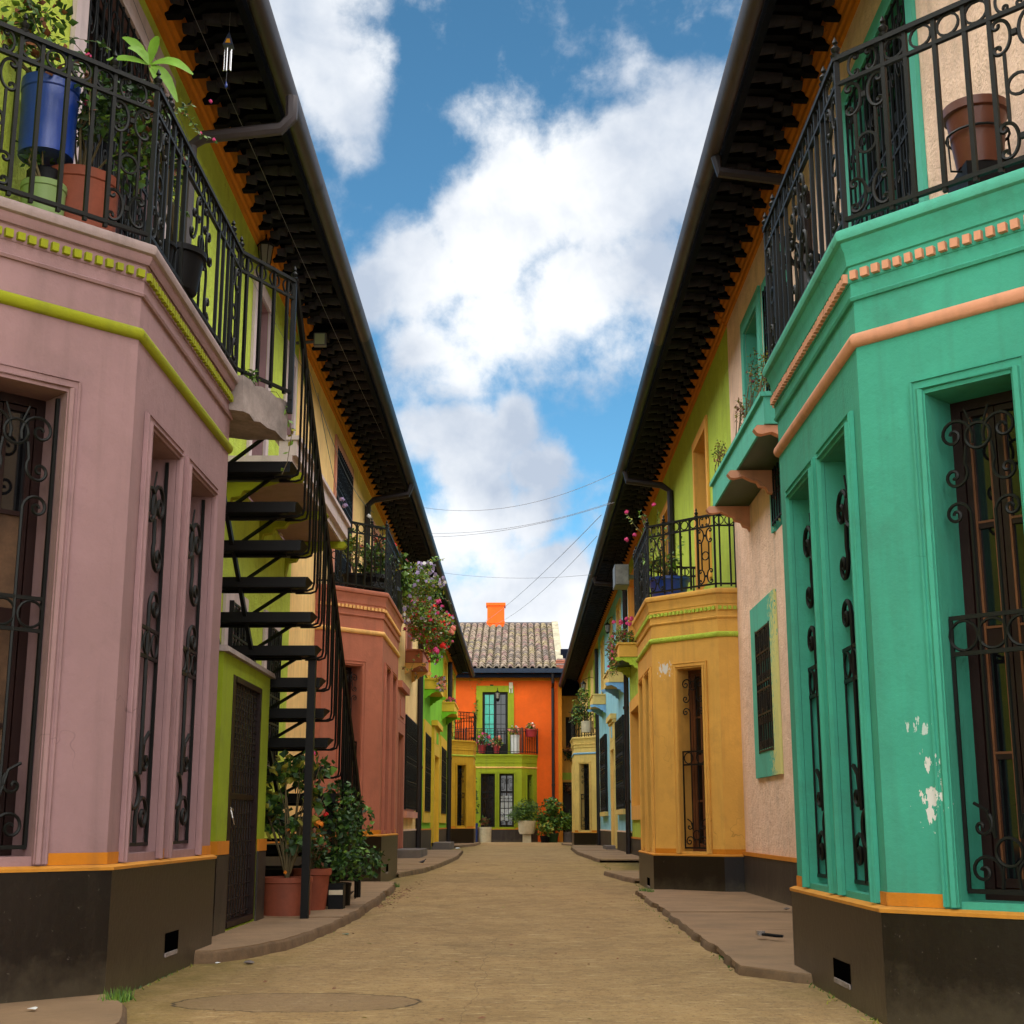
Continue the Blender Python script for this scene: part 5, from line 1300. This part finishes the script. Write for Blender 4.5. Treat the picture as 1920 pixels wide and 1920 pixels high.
# ================================================================== OVERHEAD CABLES
def cable(label, a, c, sag, r=.0042):
    a, c = Vector(a), Vector(c); b = MB(); pts = [a.lerp(c, i / 16) - Vector((0, 0, 4 * sag * (i / 16) * (1 - i / 16))) for i in range(17)]; b.tube(pts, r, 4)
    o = b.obj('overhead_cable', CABLE); tag(o, label, 'cable', 'cables strung over the alley')
cable('highest cable crossing the alley between the two eaves', (-1.8, 25, 6.52), (1.60, 22.5, 6.55), .28)
cable('second cable from the top crossing in front of the middle cloud', (-1.8, 26.5, 6.35), (1.60, 24.0, 6.38), .16)
cable('third cable sagging across the gap toward the right gutter', (-1.8, 27.2, 6.42), (1.60, 23.0, 6.15), .14)
cable('lowest cable slanting down to the junction box side of the alley', (-1.8, 32.0, 6.55), (1.55, 30.0, 6.15), .10, .0045)
cable('long cable rising from the orange house roof to the near right eave', (-1.6, 60, 9.4), (1.55, 26.0, 6.6), .15, .006)
cable('thinner twin of the cable running from the orange roof to the right eave', (-1.4, 60, 9.2), (1.55, 27.5, 6.5), .3, .005)
for i, (a, c, sg) in enumerate((((-2.5, 3, 6.62), (-2.05, 20, 6.45), .1), ((-2.62, 8, 6.3), (-2.60, 16, 6.15), .25))):
    b = MB(); A_, C_ = Vector(a), Vector(c); b.tube([A_.lerp(C_, k / 14) - Vector((0, 0, 4 * sg * (k / 14) * (1 - k / 14))) for k in range(15)], .0022, 4)
    o = b.obj('wall_cable', CABLE, G1)
for a, c, sg in (((-2.6, 16, 6.3), (-2.6, 24, 6.2), .35), ((-2.6, 17, 6.2), (-2.58, 22.8, 4.9), .4), ((-2.6, 23, 6.1), (-2.6, 30, 5.9), .4)):
    b = MB(); A_, C_ = Vector(a), Vector(c); b.tube([A_.lerp(C_, k / 14) - Vector((0, 0, 4 * sg * (k / 14) * (1 - k / 14))) for k in range(15)], .005, 4); b.obj('wall_cable', CABLE, G2)

# ================================================================== PLANTS
zf = 3.77
r1 = plant('potted_plant', 'tall blue plastic pot overflowing with trailing fuchsia at far left balcony', 'potted plant', (-2.47, 6.62, 4.18), ('straight', .145, .42, BLPOT), [(pt(30, 85, 6.5), (.16, .14, .13)), (pt(95, 105, 6.5), (.14, .12, .12)), (pt(150, 130, 6.55), (.13, .10, .10)), (pt(60, 30, 6.6), (.2, .14, .12)), (pt(-20, 60, 6.4), (.15, .15, .2))], 700, .055, (0, 2, 4, 1), aspect=.6, heads_=(), stems=10)
b = MB(); b.lathe([(.11, 0), (.14, .02), (.14, .32), (.13, .33), (0, .33)], (-2.47, 6.62, zf + .005), 14); b.v = [((x + 2.47) * .62 - 2.47, (y - 6.62) * .62 + 6.62, z) for x, y, z in b.v]; b.obj('stand', BKPOT, r1)
r2 = plant('potted_plant', 'wide terracotta pot behind the left balcony bars with leafy shrub', 'potted plant', (-2.34, 6.80, zf), ('straight', .20, .37, TERP), [(pt(190, 215, 6.7), (.15, .15, .15)), (pt(215, 170, 6.7), (.14, .14, .14)), (pt(150, 240, 6.8), (.10, .1, .10)), (pt(250, 300, 6.9), (.1, .14, .2))], 460, .06, (2, 0, 2, 1), heads_=(([pt(163, 192, 6.7), pt(228, 172, 6.75), pt(165, 105, 6.6)], 'pink', .018),), stems=9)
r3 = plant('potted_plant', 'black pot with sprawling fuchsia vine at the left balcony corner', 'potted plant', (-1.98, 7.45, zf), ('round', .16, .24, BKPOT), [(pt(285, 205, 6.85), (.09, .14, .16)), (pt(300, 265, 7.1), (.09, .20, .18)), (pt(312, 320, 7.3), (.08, .25, .16)), (pt(260, 240, 6.9), (.1, .16, .2)), (pt(325, 290, 7.6), (.07, .3, .14))], 620, .05, (2, 0, 4, 1), stems=10)
trail(r3, [(-1.88, 7.0, 4.65), pt(350, 215, 7.2), pt(375, 250, 7.3), pt(402, 262, 7.35)], 26, .035, (0, 1, 4)); trail(r3, [(-1.88, 7.2, 4.5), pt(330, 300, 7.3), pt(345, 310, 7.3)], 20, .035, (0, 4)); trail(r3, [(-1.9, 6.9, 4.6), pt(330, 205, 7.0), pt(362, 195, 7.1)], 22, .035, (0, 2, 4)); trail(r3, [(-1.9, 7.4, 4.2), pt(318, 365, 7.6), pt(300, 335, 7.5)], 16, .04, (0, 2))
heads(r3, [pt(376, 250, 7.3), pt(401, 262, 7.35), pt(346, 305, 7.3), pt(395, 190, 7.3)], 'pink', .010)
trail(r1, [(-2.3, 6.6, 4.62), (-2.2, 6.42, 4.55), (-2.18, 6.40, 4.25)], 24, .04, (4, 4, 0)); trail(r1, [(-2.4, 6.5, 4.7), pt(55, 0, 6.5), pt(20, -30, 6.4)], 24, .04, (0, 2, 4)); trail(r1, [(-2.2, 6.6, 4.65), pt(130, 70, 6.6), pt(180, 78, 6.6), pt(205, 90, 6.6)], 26, .04, (0, 2, 1))
# broad leaved plant
AG = thing('leafy_plant', 'bright rosette of broad green leaves rising over the left balcony corner', 'plant', (-1.98, 7.1, zf)); c0 = pt(280, 122, 7.05)
b = MB(); b.tube([(-1.98, 7.1, zf + .1), (-1.95, 7.08, 4.3), c0], [.012, .010, .008], 6); b.obj('stem', STEM, AG)
b = MB(); pot(b, Vector((-1.98, 7.1, zf)), .08, .14); b.obj('pot', BKPOT, AG)
for (tu, tv, w_, up_) in ((230, 70, .027, .03), (296, 68, .030, .02), (362, 140, .031, .045), (200, 113, .024, .02), (333, 192, .027, .05), (262, 96, .018, .02), (240, 90, .024, .03), (300, 165, .02, .02)):
    tip = pt(tu, tv, 7.05 + random.uniform(-.12, .05)); d = tip - c0; side_ = d.cross(Vector((0, -1, .4))).normalized(); q = MB(); n = 9; vs = []
    for i in range(n):
        t = i / (n - 1); ctr = c0 + d * t + Vector((0, 0, up_ * math.sin(math.pi * t))); w = w_ * (math.sin(math.pi * min(1, t * .96 + .02)) ** .8) + .003; w *= 1 if i % 2 else .93
        nn = Vector((0, -.5, .85)); vs += [ctr - side_ * w - nn * -w * .3, ctr, ctr + side_ * w + nn * w * .3]
    q.add(vs, [(i * 3 + k, i * 3 + k + 1, i * 3 + k + 4, i * 3 + k + 3) for i in range(n - 1) for k in (0, 1)], 0, True); q.obj('leaf', BIGLEAF, AG)
plant('potted_plant', 'pale green pot at the extreme left of the mauve balcony', 'potted plant', (-2.44, 6.55, zf), ('straight', .11, .22, mat('sage green pot', (.20, .30, .10), rough=.5)), [((-2.5, 6.6, 4.2), (.1, .1, .12))], 60, .05, (0, 2), stems=3)
# right balcony pot
PB = thing('hanging_pot', 'brown glazed pot held in an iron ring on the teal balcony', 'flower pot', pt(1835, 320, 6.25)); p0 = pt(1838, 318, 6.25)
b = MB(); pot(b, p0, .150, .32, .72, .016, n=26); b.obj('pot', BRPOT, PB); b = MB(); b.tube([(p0.x + .148 * math.cos(2 * math.pi * i / 20), p0.y + .148 * math.sin(2 * math.pi * i / 20), p0.z + .17) for i in range(20)], .007, 5, 0, True); b.tube([(p0.x - .148, p0.y, p0.z + .17), (p0.x - .15, p0.y - .02, p0.z - .02), (p0.x + .1, p0.y - .05, p0.z - .04)], .006, 5); b.tube([(p0.x + .148, p0.y, p0.z + .17), (p0.x + .15, p0.y - .02, p0.z - .02)], .006, 5); b.obj('ring', IRON, PB)
b = MB(); b.lathe([(0, 0), (.13, 0)], (p0.x, p0.y, p0.z + .29), 16); b.obj('soil', EARTH, PB)
b = MB(); b.box(p0.x - .1, p0.x + .3, p0.y - .1, p0.y + .2, 3.55, p0.z - .001); b.obj('stand', BKPOT, PB)
# peach house window box plants (thin, drying)
for (lab, u, v, y, r_, h_, mats, col) in (('tall thin geranium in the teal window box near the bay', 1418, 700, 13.2, .16, .30, (0, 3, 4), 'pink'), ('yellowing bush at the near end of the teal window box', 1440, 690, 12.7, .14, .22, (3, 3, 1, 4), None), ('rusty dry trailing plant in the middle of the teal window box', 1392, 770, 13.9, .20, .16, (4, 4, 3), None), ('sparse dry twigs at the far end of the teal window box', 1350, 850, 15.0, .18, .16, (4, 3, 0), 'pink')):
    p = pt(u, v, y); q = plant('window_box_plant', lab, 'plant', (2.2, y, 4.4), None, [(p, (.09, r_, h_)), (Vector((2.25, y, 4.52)), (.1, r_, .10))], 300, .032, mats, heads_=(([p + Vector((-.02, .1, -.05)), ] if col else [], col or 'pink', .014),), stems=7)
# lime house balcony
p = pt(1247, 1100, 17.4)
q = plant('potted_plant', 'blue pot with straggly pink geranium inside the ochre balcony', 'potted plant', (1.86, 17.2, 3.55), ('round', .26, .26, BLPOT), [((1.72, 17.0, 4.0), (.25, .25, .14)), ((1.80, 17.3, 4.35), (.10, .12, .2)), ((1.62, 18.0, 4.75), (.06, .12, .16))], 200, .06, (1, 0, 3), stems=9)
trail(q, [(1.8, 17.2, 3.9), (1.70, 17.4, 4.4), pt(1215, 1010, 17.6), pt(1190, 985, 17.8), pt(1175, 962, 17.9)], 40, .045, (0, 1, 3)); trail(q, [(1.8, 17.2, 3.9), (1.75, 17.4, 4.5), pt(1234, 970, 17.4), pt(1233, 955, 17.4)], 22, .04, (0, 1)); trail(q, [(1.8, 17.2, 3.9), pt(1275, 1050, 17.2), pt(1277, 1000, 17.2)], 30, .06, (1, 1))
heads(q, [pt(1175, 1012, 17.9), pt(1190, 1003, 17.9), pt(1175, 960, 17.9), pt(1226, 946, 17.6)], 'pink', .028)
plant('window_box_plant', 'pink flowering bush spilling brown stems from the ochre window box', 'plant', (2.3, 30.6, 4.55), None, [((2.20, 30.1, 4.78), (.26, .7, .24)), ((2.02, 30.7, 4.60), (.14, .6, .30)), ((2.03, 30.4, 4.28), (.12, .5, .30)), ((2.34, 29.8, 4.72), (.18, .25, .14))], 1100, .065, (1, 0, 4, 4), flowers=((10, .035, (('pink', 1),)),), heads_=(([(2.25 + random.uniform(-.22, .22), 29.9 + random.uniform(-.3, .6), 5.10 + random.uniform(-.05, .12)) for _ in range(9)], 'pink', .045),), stems=10)
plant('window_box_plant', 'small dry creeper hanging over the nearer blue bracketed box', 'plant', (2.25, 34.5, 4.4), None, [((2.16, 33.75, 4.35), (.16, .06, .12)), ((2.3, 34, 4.6), (.15, .3, .12))], 170, .05, (4, 4, 0), stems=6)
plant('potted_plant', 'leafy shrub in a white pot on the far yellow balcony', 'potted plant', (2.15, 45.3, 3.7), ('straight', .20, .36, WHPOT), [((1.95, 45.6, 4.25), (.35, .35, .42)), ((2.05, 46, 4.9), (.22, .3, .36))], 700, .10, (2, 0, 1, 3), stems=10)
plant('creeper', 'thin yellow flowering creeper arching over the narrow peach wing', 'plant', (2.0, 58.5, 5), None, [((1.95, 50, 4.9), (.12, .2, .35))], 90, .08, (3, 1), stems=4)
plant('ledge_plant', 'dark drooping plant on the ledge of the narrow peach wing', 'plant', (2.1, 59.8, 3.92), None, [((2.1, 59.75, 3.8), (.35, .15, .35))], 240, .12, (4, 2, 2), stems=5)
plant('creeper', 'dry brown creeper above the dark doorway right of the orange house', 'plant', (2.2, 59.8, 2.6), None, [((2.25, 59.8, 2.3), (.45, .15, .25))], 260, .12, (4, 4, 2), stems=5)
# apricot house balcony
zb = 3.88
plant('potted_plant', 'dense geranium in a black bag on the terracotta balcony', 'potted plant', (-2.05, 19.0, zb), ('bag', .22, .30, BKPOT), [((-2.05, 18.9, 4.40), (.28, .25, .26))], 260, .085, (0, 2, 1), heads_=(([(-2.0, 18.75, 4.66), (-2.2, 18.8, 4.55), (-1.85, 18.8, 4.5)], 'salmon', .03),))
plant('potted_plant', 'yellow leaved plant by the terracotta balcony corner', 'potted plant', (-2.25, 18.5, zb), ('round', .16, .22, BKPOT), [((-2.28, 18.4, 4.5), (.16, .16, .28))], 150, .07, (3, 1, 0), heads_=(([(-2.45, 18.5, 5.15), (-2.4, 18.45, 5.05)], 'lilac', .035),))
plant('potted_plant', 'tall leggy plant topped with white bloom on the terracotta balcony', 'potted plant', (-2.0, 20.2, zb), ('bag', .24, .34, BKPOT), [((-1.98, 20.1, 4.6), (.24, .3, .34)), ((-2.0, 20.2, 5.0), (.10, .12, .14))], 240, .08, (0, 1, 2, 3), heads_=(([pt(692, 968, 20.2)], 'white', .032),))
gp = [pt(u, v, 20.9) for u, v in ((725, 1015), (731, 1020), (738, 1022))]; g2 = [pt(u, v, 20.9) for u, v in ((730, 1035), (738, 1042), (742, 1048), (747, 1055), (735, 1030))]
plant('geranium', 'scarlet geranium leaning out of the terracotta balcony corner', 'plant', (-1.82, 20.9, 4.2), None, [((-1.86, 20.9, 4.72), (.14, .2, .16)), ((-1.84, 20.9, 4.42), (.14, .2, .18))], 260, .10, (1, 0, 2), heads_=((gp, 'red', .05), (g2, 'red', .045), ([pt(756, 1050, 21), pt(760, 1053, 21)], 'pink', .05)), aspect=.85)
c1 = [(pt(775, 1085, 21.6), (.26, .35, .28)), (pt(800, 1105, 22), (.30, .35, .22)), (pt(762, 1110, 21.4), (.18, .3, .3)), (pt(800, 1065, 22), (.14, .2, .12)), (pt(820, 1090, 22), (.12, .2, .12)), (pt(745, 1085, 21.1), (.13, .3, .30)), (pt(760, 1140, 21.6), (.14, .3, .22))]
q = plant('petunia', 'billowing lilac petunias trailing past the terracotta balcony', 'plant', (-1.75, 21.5, 4.4), None, c1, 2300, .055, (1, 1, 0, 3), flowers=((190, .036, (('lilac', .8), ('white', .2))),), stems=14)
trail(q, [pt(795, 1060, 22), pt(808, 1052, 22), pt(822, 1043, 22)], 24, .06, (1, 0)); trail(q, [pt(800, 1050, 22), pt(830, 1048, 22)], 20, .05, (1, 3))
c2_ = [(pt(800, 1165, 30), (.50, .6, .42)), (pt(825, 1185, 31), (.36, .5, .42)), (pt(790, 1140, 29), (.34, .4, .28)), (pt(815, 1215, 31.5), (.24, .4, .34)), (pt(835, 1170, 31), (.22, .4, .24)), (pt(790, 1190, 31), (.25, .3, .2))]
q = plant('window_box_plant', 'mass of red pink and white flowers bursting from the terracotta window box', 'plant', (-2.3, 32.5, 4.7), None, c2_, 3200, .085, (1, 1, 3, 0, 4), flowers=((240, .038, (('white', .12), ('lilac', .28), ('pink', .26), ('red', .34))),), stems=16, heads_=(([pt(u, v, 30) for u, v in ((776, 1152), (795, 1172), (820, 1128), (818, 1220))], 'pink', .075), ([pt(u, v, 30) for u, v in ((775, 1180), (815, 1183), (824, 1168), (830, 1210), (810, 1160))], 'red', .065), ([pt(u, v, 30) for u, v in ((850, 1178), (847, 1185))], 'salmon', .06)))
trail(q, [pt(790, 1215, 30), pt(770, 1255, 30), pt(752, 1250, 30)], 26, .07, (1, 4, 3)); trail(q, [pt(800, 1240, 30), pt(782, 1262, 30), pt(779, 1272, 30)], 22, .06, (4, 2)); trail(q, [pt(830, 1120, 31), pt(842, 1128, 31), pt(850, 1160, 31)], 14, .05, (4, 2))
plant('window_box_plant', 'sparse brown flowering plant in the nearer ochre window box', 'plant', (-2.3, 37.6, 4.5), None, [((-2.2, 37.4, 4.55), (.2, .8, .16)), ((-2.12, 36.8, 4.35), (.12, .3, .14))], 300, .08, (4, 3, 0), flowers=((24, .05, (('salmon', .6), ('lilac', .4))),), stems=6)
plant('window_box_plant', 'low pink blooms in the farther ochre window box', 'plant', (-2.3, 46, 4.6), None, [((-2.3, 45.6, 4.74), (.16, .5, .1))], 120, .08, (0, 1), flowers=((30, .05, (('pink', 1),)),), stems=4)
# orange house balcony pots
for (lab, x, r_, h_, mm, cl, col, n) in (('wine red pot of pink flowers at the left of the orange house balcony', -1.62, .17, .34, REDPOT, .42, 'pink', 240), ('small red pot of trailing flowers beside the door of the orange house', -1.02, .14, .30, REDPOT, .30, 'salmon', 160), ('tall white pedestal pot with yellow flowers before the turquoise door', -.24, .19, .75, WHITE, .30, 'salmon', 170), ('red basket of yellow green flowers hung on the olive balcony rail', .42, .26, .30, REDPOT, .22, 'salmon', 150)):
    yb_ = YE - .35 if x < .3 else YE - .42; z0 = 3.68 if x < .3 else 4.35
    plant('potted_plant', lab, 'potted plant', (x, yb_, z0), ('round' if h_ < .7 else 'straight', r_, h_, mm), [((x, yb_, z0 + h_ + cl * .55), (cl * .95, .25, cl * .75))], n, .10, (0, 1, 4, 3), flowers=((int(n * .12), .06, ((col, .8), ('white', .2))),), stems=6)
cr = plant('creeper', 'thin creeper climbing beside the upper door of the orange house', 'plant', (-1.9, YE - .1, 4), None, [((-1.88, YE - .1, 5.5), (.08, .05, .55))], 70, .10, (1, 3), stems=3)
trail(cr, [(-1.95, YE - .1, 6.2), (-1.75, YE - .1, 6.7), (-1.45, YE - .1, 7.05)], 16, .09, (1, 3)); trail(cr, [(-2.1, YE - .1, 6.4), (-2.2, YE - .1, 6.9), (-2.0, YE - .15, 7.1)], 10, .09, (1,))
# pots at the foot of the orange house
plant('potted_fern', 'big feathery fern in a cream planter on a pedestal at the alley end', 'potted fern', (.23, 56.6, ze), ('box', .17, .30, WHPOT), [((.22, 56.5, 1.35), (.62, .5, .42)), ((-.1, 56.5, 1.15), (.42, .4, .32))], 1300, .20, (0, 1, 2, 0), aspect=.16, stems=16, droop=.1)
b = MB(); b.lathe([(.28, 0), (.33, .1), (.36, .50), (.34, .52), (0, .50)], (.23, 56.6, ze + .33), 18); b.obj('cream_planter', WHPOT)
o = bpy.data.objects['cream_planter']; tag(o, 'round cream planter standing on the pedestal under the feathery fern', 'planter')
plant('potted_plant', 'broad leaved bush in a dark pot right of the feathery fern', 'potted plant', (1.25, 57.0, ze), ('round', .26, .36, GNPOT), [((1.0, 57, 1.0), (.42, .4, .36)), ((1.5, 57, .95), (.42, .4, .42)), ((1.25, 57, 1.55), (.4, .35, .36))], 900, .20, (0, 1, 2, 1), aspect=.4, stems=12)
plant('potted_plant', 'low pale leaved plant against the foot of the orange wall', 'potted plant', (.95, 56.5, ze), ('round', .2, .26, BKPOT), [((.95, 56.4, .65), (.34, .3, .26))], 300, .16, (1, 0, 3), aspect=.4, stems=8)
plant('potted_bush', 'bushy plant half hiding the grey pot beside the dark doorway', 'potted plant', (1.9, 57.2, ze), ('straight', .2, .42, STONE), [((1.85, 57.1, .95), (.36, .3, .34))], 360, .17, (1, 0, 2), aspect=.35, stems=8)
plant('tall_plant', 'tall dark climbing plant in the blue drum left of the olive bay', 'potted plant', (-2.02, 57.2, ze), ('straight', .28, .75, BLPOT), [((-2.0, 57.1, 1.7), (.22, .25, .75)), ((-2.0, 57.1, 2.7), (.16, .2, .45))], 520, .18, (2, 2, 0), aspect=.3, stems=7)
q = plant('potted_plant', 'white glazed pot with a small sprout below the olive bay', 'potted plant', (-1.46, 57.3, ze), ('straight', .27, .60, WHPOT), [((-1.46, 57.3, .95), (.2, .18, .16))], 90, .14, (4, 0), stems=5)
# shrubs under the stairs
q = plant('potted_geranium', 'wide terracotta pot of leggy geranium right behind the stair post', 'potted plant', (-1.90, 11.62, .075), ('straight', .205, .31, TERP), [((-1.92, 11.7, 1.25), (.17, .2, .17)), ((-1.72, 11.75, 1.05), (.13, .15, .12)), ((-2.08, 11.7, .95), (.16, .2, .22)), ((-1.82, 11.7, .72), (.17, .2, .16)), ((-1.66, 11.8, 1.3), (.1, .12, .10))], 420, .085, (0, 2, 3, 2, 1), aspect=.85, stems=26, heads_=(([pt(585, 1408, 11.6), pt(588, 1413, 11.6)], 'pink', .018), ([pt(520, 1448, 11.6), pt(532, 1452, 11.7)], 'orange', .028), ([pt(594, 1542, 11.7), pt(600, 1546, 11.7)], 'orange', .03), ([pt(611, 1527, 11.8)], 'red', .02), ([pt(540, 1556, 11.6), pt(535, 1636, 11.4)], 'orange', .014)))
plant('potted_shrub', 'dense dark maple leaved shrub at the foot of the steel stairs', 'potted plant', (-1.66, 12.9, .07), ('straight', .13, .22, BKPOT), [((-1.58, 12.8, .82), (.24, .28, .30)), ((-1.45, 12.7, .48), (.26, .26, .16)), ((-1.66, 12.8, 1.10), (.12, .15, .12)), ((-1.72, 12.8, .50), (.2, .25, .22))], 1500, .062, (2, 0, 2, 0, 1), aspect=.6, stems=12)
plant('potted_plant', 'tall terracotta pot between the geranium pot and the dark shrub', 'potted plant', (-1.80, 12.3, .07), ('round', .16, .36, TERP), [((-1.8, 12.3, .62), (.18, .18, .2))], 200, .06, (2, 0, 4), stems=9)
o = MB(); o.box(-1.66, -1.53, 12.35, 12.5, .075, .30); o.box(-1.655, -1.535, 12.345, 12.3495, .21, .25, 1); o = o.obj('paint_tin', [BKPOT, WHPOT]); tag(o, 'square black tin with a pale band on the left pavement', 'tin')
q = plant('wall_weed', 'bright green weeds hanging from the broken concrete by the stair top', 'weeds', (-1.8, 9.1, 3.71), None, [((-1.83, 8.95, 3.76), (.05, .12, .04)), ((-1.66, 9.36, 3.66), (.03, .04, .05))], 110, .045, (1, 1, 0), stems=5, stem_r=.002, aspect=.3)
trail(q, [(-1.66, 9.36, 3.66), (-1.62, 9.45, 3.5), (-1.65, 9.48, 3.3), (-1.68, 9.45, 3.2)], 16, .05, (1, 1, 3))
# tufts of weed and moss
W_ = MB()
for _ in range(900):
    y = random.choice((random.uniform(5, 9), random.uniform(8, 30))); sd_ = random.choice((-1, 1)); x = None
    if sd_ > 0: x = 1.21 + random.gauss(0, .03) if 8 < y < 16 else 1.49 + random.gauss(0, .03)
    else: x = -1.46 + random.gauss(0, .03) if 9.4 < y < 17 else -1.91 + random.gauss(0, .02)
    z = gz(y); h = random.uniform(.006, .022); a = random.random() * 6.28; dx, dy = math.cos(a) * .005, math.sin(a) * .005
    W_.add([(x - dx, y - dy, z), (x + dx, y + dy, z), (x + random.gauss(0, .01), y + random.gauss(0, .01), z + h)], [(0, 1, 2)], random.choice((0, 1, 3)))
for (cx, cy) in ((-1.80, 6.45), (-1.78, 6.52), (1.36, 16.0), (1.42, 15.8), (-1.5, 17.2)):
    for _ in range(60):
        x, y = cx + random.gauss(0, .025), cy + random.gauss(0, .03); z = gz(y) + .03; a = random.random() * 6.28
        W_.add([(x - .003, y, z), (x + .003, y, z), (x + math.cos(a) * .02, y + math.sin(a) * .02, z + random.uniform(.02, .07))], [(0, 1, 2)], random.choice((0, 1)))
o = W_.obj('weeds', LEAF); tag(o, 'tiny weeds and moss sprouting along the kerbs', 'weeds'); o['kind'] = 'stuff'
W_ = MB()
for _ in range(260):
    y = abs(random.gauss(0, 2.2)) + 13.6; x = -1.36 + random.gauss(0, .06)
    if random.random() < .35: y = random.uniform(6, 30); x = random.uniform(-1.4, 1.3)
    z = gz(y) + .004; a = random.random() * 6.28; q = random.uniform(.010, .026); u = Vector((math.cos(a), math.sin(a), 0)) * q; v_ = Vector((-math.sin(a), math.cos(a), 0)) * q * .5
    P_ = Vector((x, y, z)); W_.add([P_ - u, P_ + v_ + Vector((0, 0, .006)), P_ + u + Vector((0, 0, .004)), P_ - v_], [(0, 1, 2), (0, 2, 3)], random.choice((4, 4, 4, 3)))
o = W_.obj('fallen_leaves', LEAF); tag(o, 'dry leaves and crumbs gathered along the left kerb', 'leaves'); o['kind'] = 'stuff'
def crumple(label, x, y, r, m=WHITE, dz=0, flatk=.5):
    b = MB(); rr = random.Random(int(x * 100 + y * 10)); b.lathe([(0, 0), (r * .7, .002), (r, r * flatk * .4), (r * .6, r * flatk), (0, r * flatk * 1.1)], (x, y, gz(y) + .002 + dz), 7, 0, False)
    b.v = [(a + rr.uniform(-.25, .25) * r, c + rr.uniform(-.25, .25) * r, e + rr.uniform(0, .2) * r) for a, c, e in b.v]
    o = b.obj('litter', m); tag(o, label, 'litter')
g0 = lambda u, v, z: (lambda d: (d.x * (z - .8) / d.z, d.y * (z - .8) / d.z))(dirpix(u, v))
x, y = g0(700, 1693, .03); crumple('white crumpled paper just off the left kerb beyond the stairs', x, y, .035)
x, y = g0(661, 1713, .03); crumple('greyish crumpled wrapper by the left kerb nearer the stair post', x, y, .04, mat('grey wrapper', (.5, .5, .58), rough=.6, bump=0))
x, y = g0(648, 1749, .03); crumple('small teal scrap lying on the alley concrete', x, y, .03, mat('teal scrap', (.02, .16, .13), rough=.7, bump=0), 0, .1)
x, y = g0(62, 1893, .05); crumple('white scrap at the foot of the mauve bay on the near pavement', x, y, .022, WHITE, .05, .15)
x, y = g0(858, 1592, .1); crumple('white paper scrap far up the left pavement', x, y, .07)
x, y = g0(855, 1608, .1); crumple('white litter where the far left pavement ends', x, y, .06)
x, y = g0(468, 1804, .02); crumple('small stone below the left kerb corner', x, y, .03, STONE)
x, y = g0(408, 1803, .02); crumple('flat pale chip beside the mauve bay skirting', x, y, .02, WHITE, 0, .2)
# folded umbrella-like steel clamp on the right slab
x, y = g0(1447, 1755, .09); LKT = thing('bicycle_lock', 'small black shackle with a silver end lying on the right pavement', 'lock', (x, y, .085))
b = MB(); b.tube([(x - .055, y + .10, .098), (x + .03, y - .03, .095), (x + .06, y - .06, .094), (x + .055, y - .085, .094), (x + .02, y - .06, .094), (x - .05, y + .05, .096)], .009, 6); b.obj('shackle', BKPOT, LKT); b = MB(); b.box(x - .085, x - .035, y + .05, y + .12, .088, .118); b.obj('lock_body', STEEL, LKT)
x, y = g0(1475, 1709, .08); crumple('little brown stone lying on the right pavement by the skirting', x, y, .03, STONE, .07)
# pigeon
x, y = g0(792, 1621, .17); PG = thing('small_bird', 'tiny dark bird standing on the left pavement', 'bird', (x, y, .17))
b = MB(); n = 10; prof = [(-.16, .125, .008, .004), (-.12, .125, .022, .012), (-.06, .125, .045, .035), (0, .135, .058, .052), (.05, .15, .052, .05), (.08, .175, .034, .036), (.095, .20, .024, .026), (.105, .225, .026, .026), (.125, .235, .018, .018), (.14, .232, .006, .006)]; vs = []
for (px, pz, rw, rh) in prof:
    for i in range(n): a = 2 * math.pi * i / n; vs.append((x + px, y + rw * math.cos(a), .17 + pz - .03 + rh * math.sin(a)))
b.add(vs, [(i * n + j, i * n + (j + 1) % n, (i + 1) * n + (j + 1) % n, (i + 1) * n + j) for i in range(len(prof) - 1) for j in range(n)] + [tuple(range(n)), tuple((len(prof) - 1) * n + j for j in range(n))], 0, True)
b.tube([(x + .138, y, .40 - .03), (x + .158, y, .395 - .035)], [.005, .001], 5)
b.obj('body', mat('dark grey feathers', (.05, .045, .06), rough=.6, var=.3, vscale=30), PG); b = MB()
for q_ in (-.02, .02): b.tube([(x + .0, y + q_, .25), (x + .005, y + q_, .172)], .004, 5); b.tube([(x - .015, y + q_, .173), (x + .03, y + q_, .173)], .003, 4)
b.obj('leg', SALMON, PG)

for o in [PG] : o.scale = (.42, .42, .42)
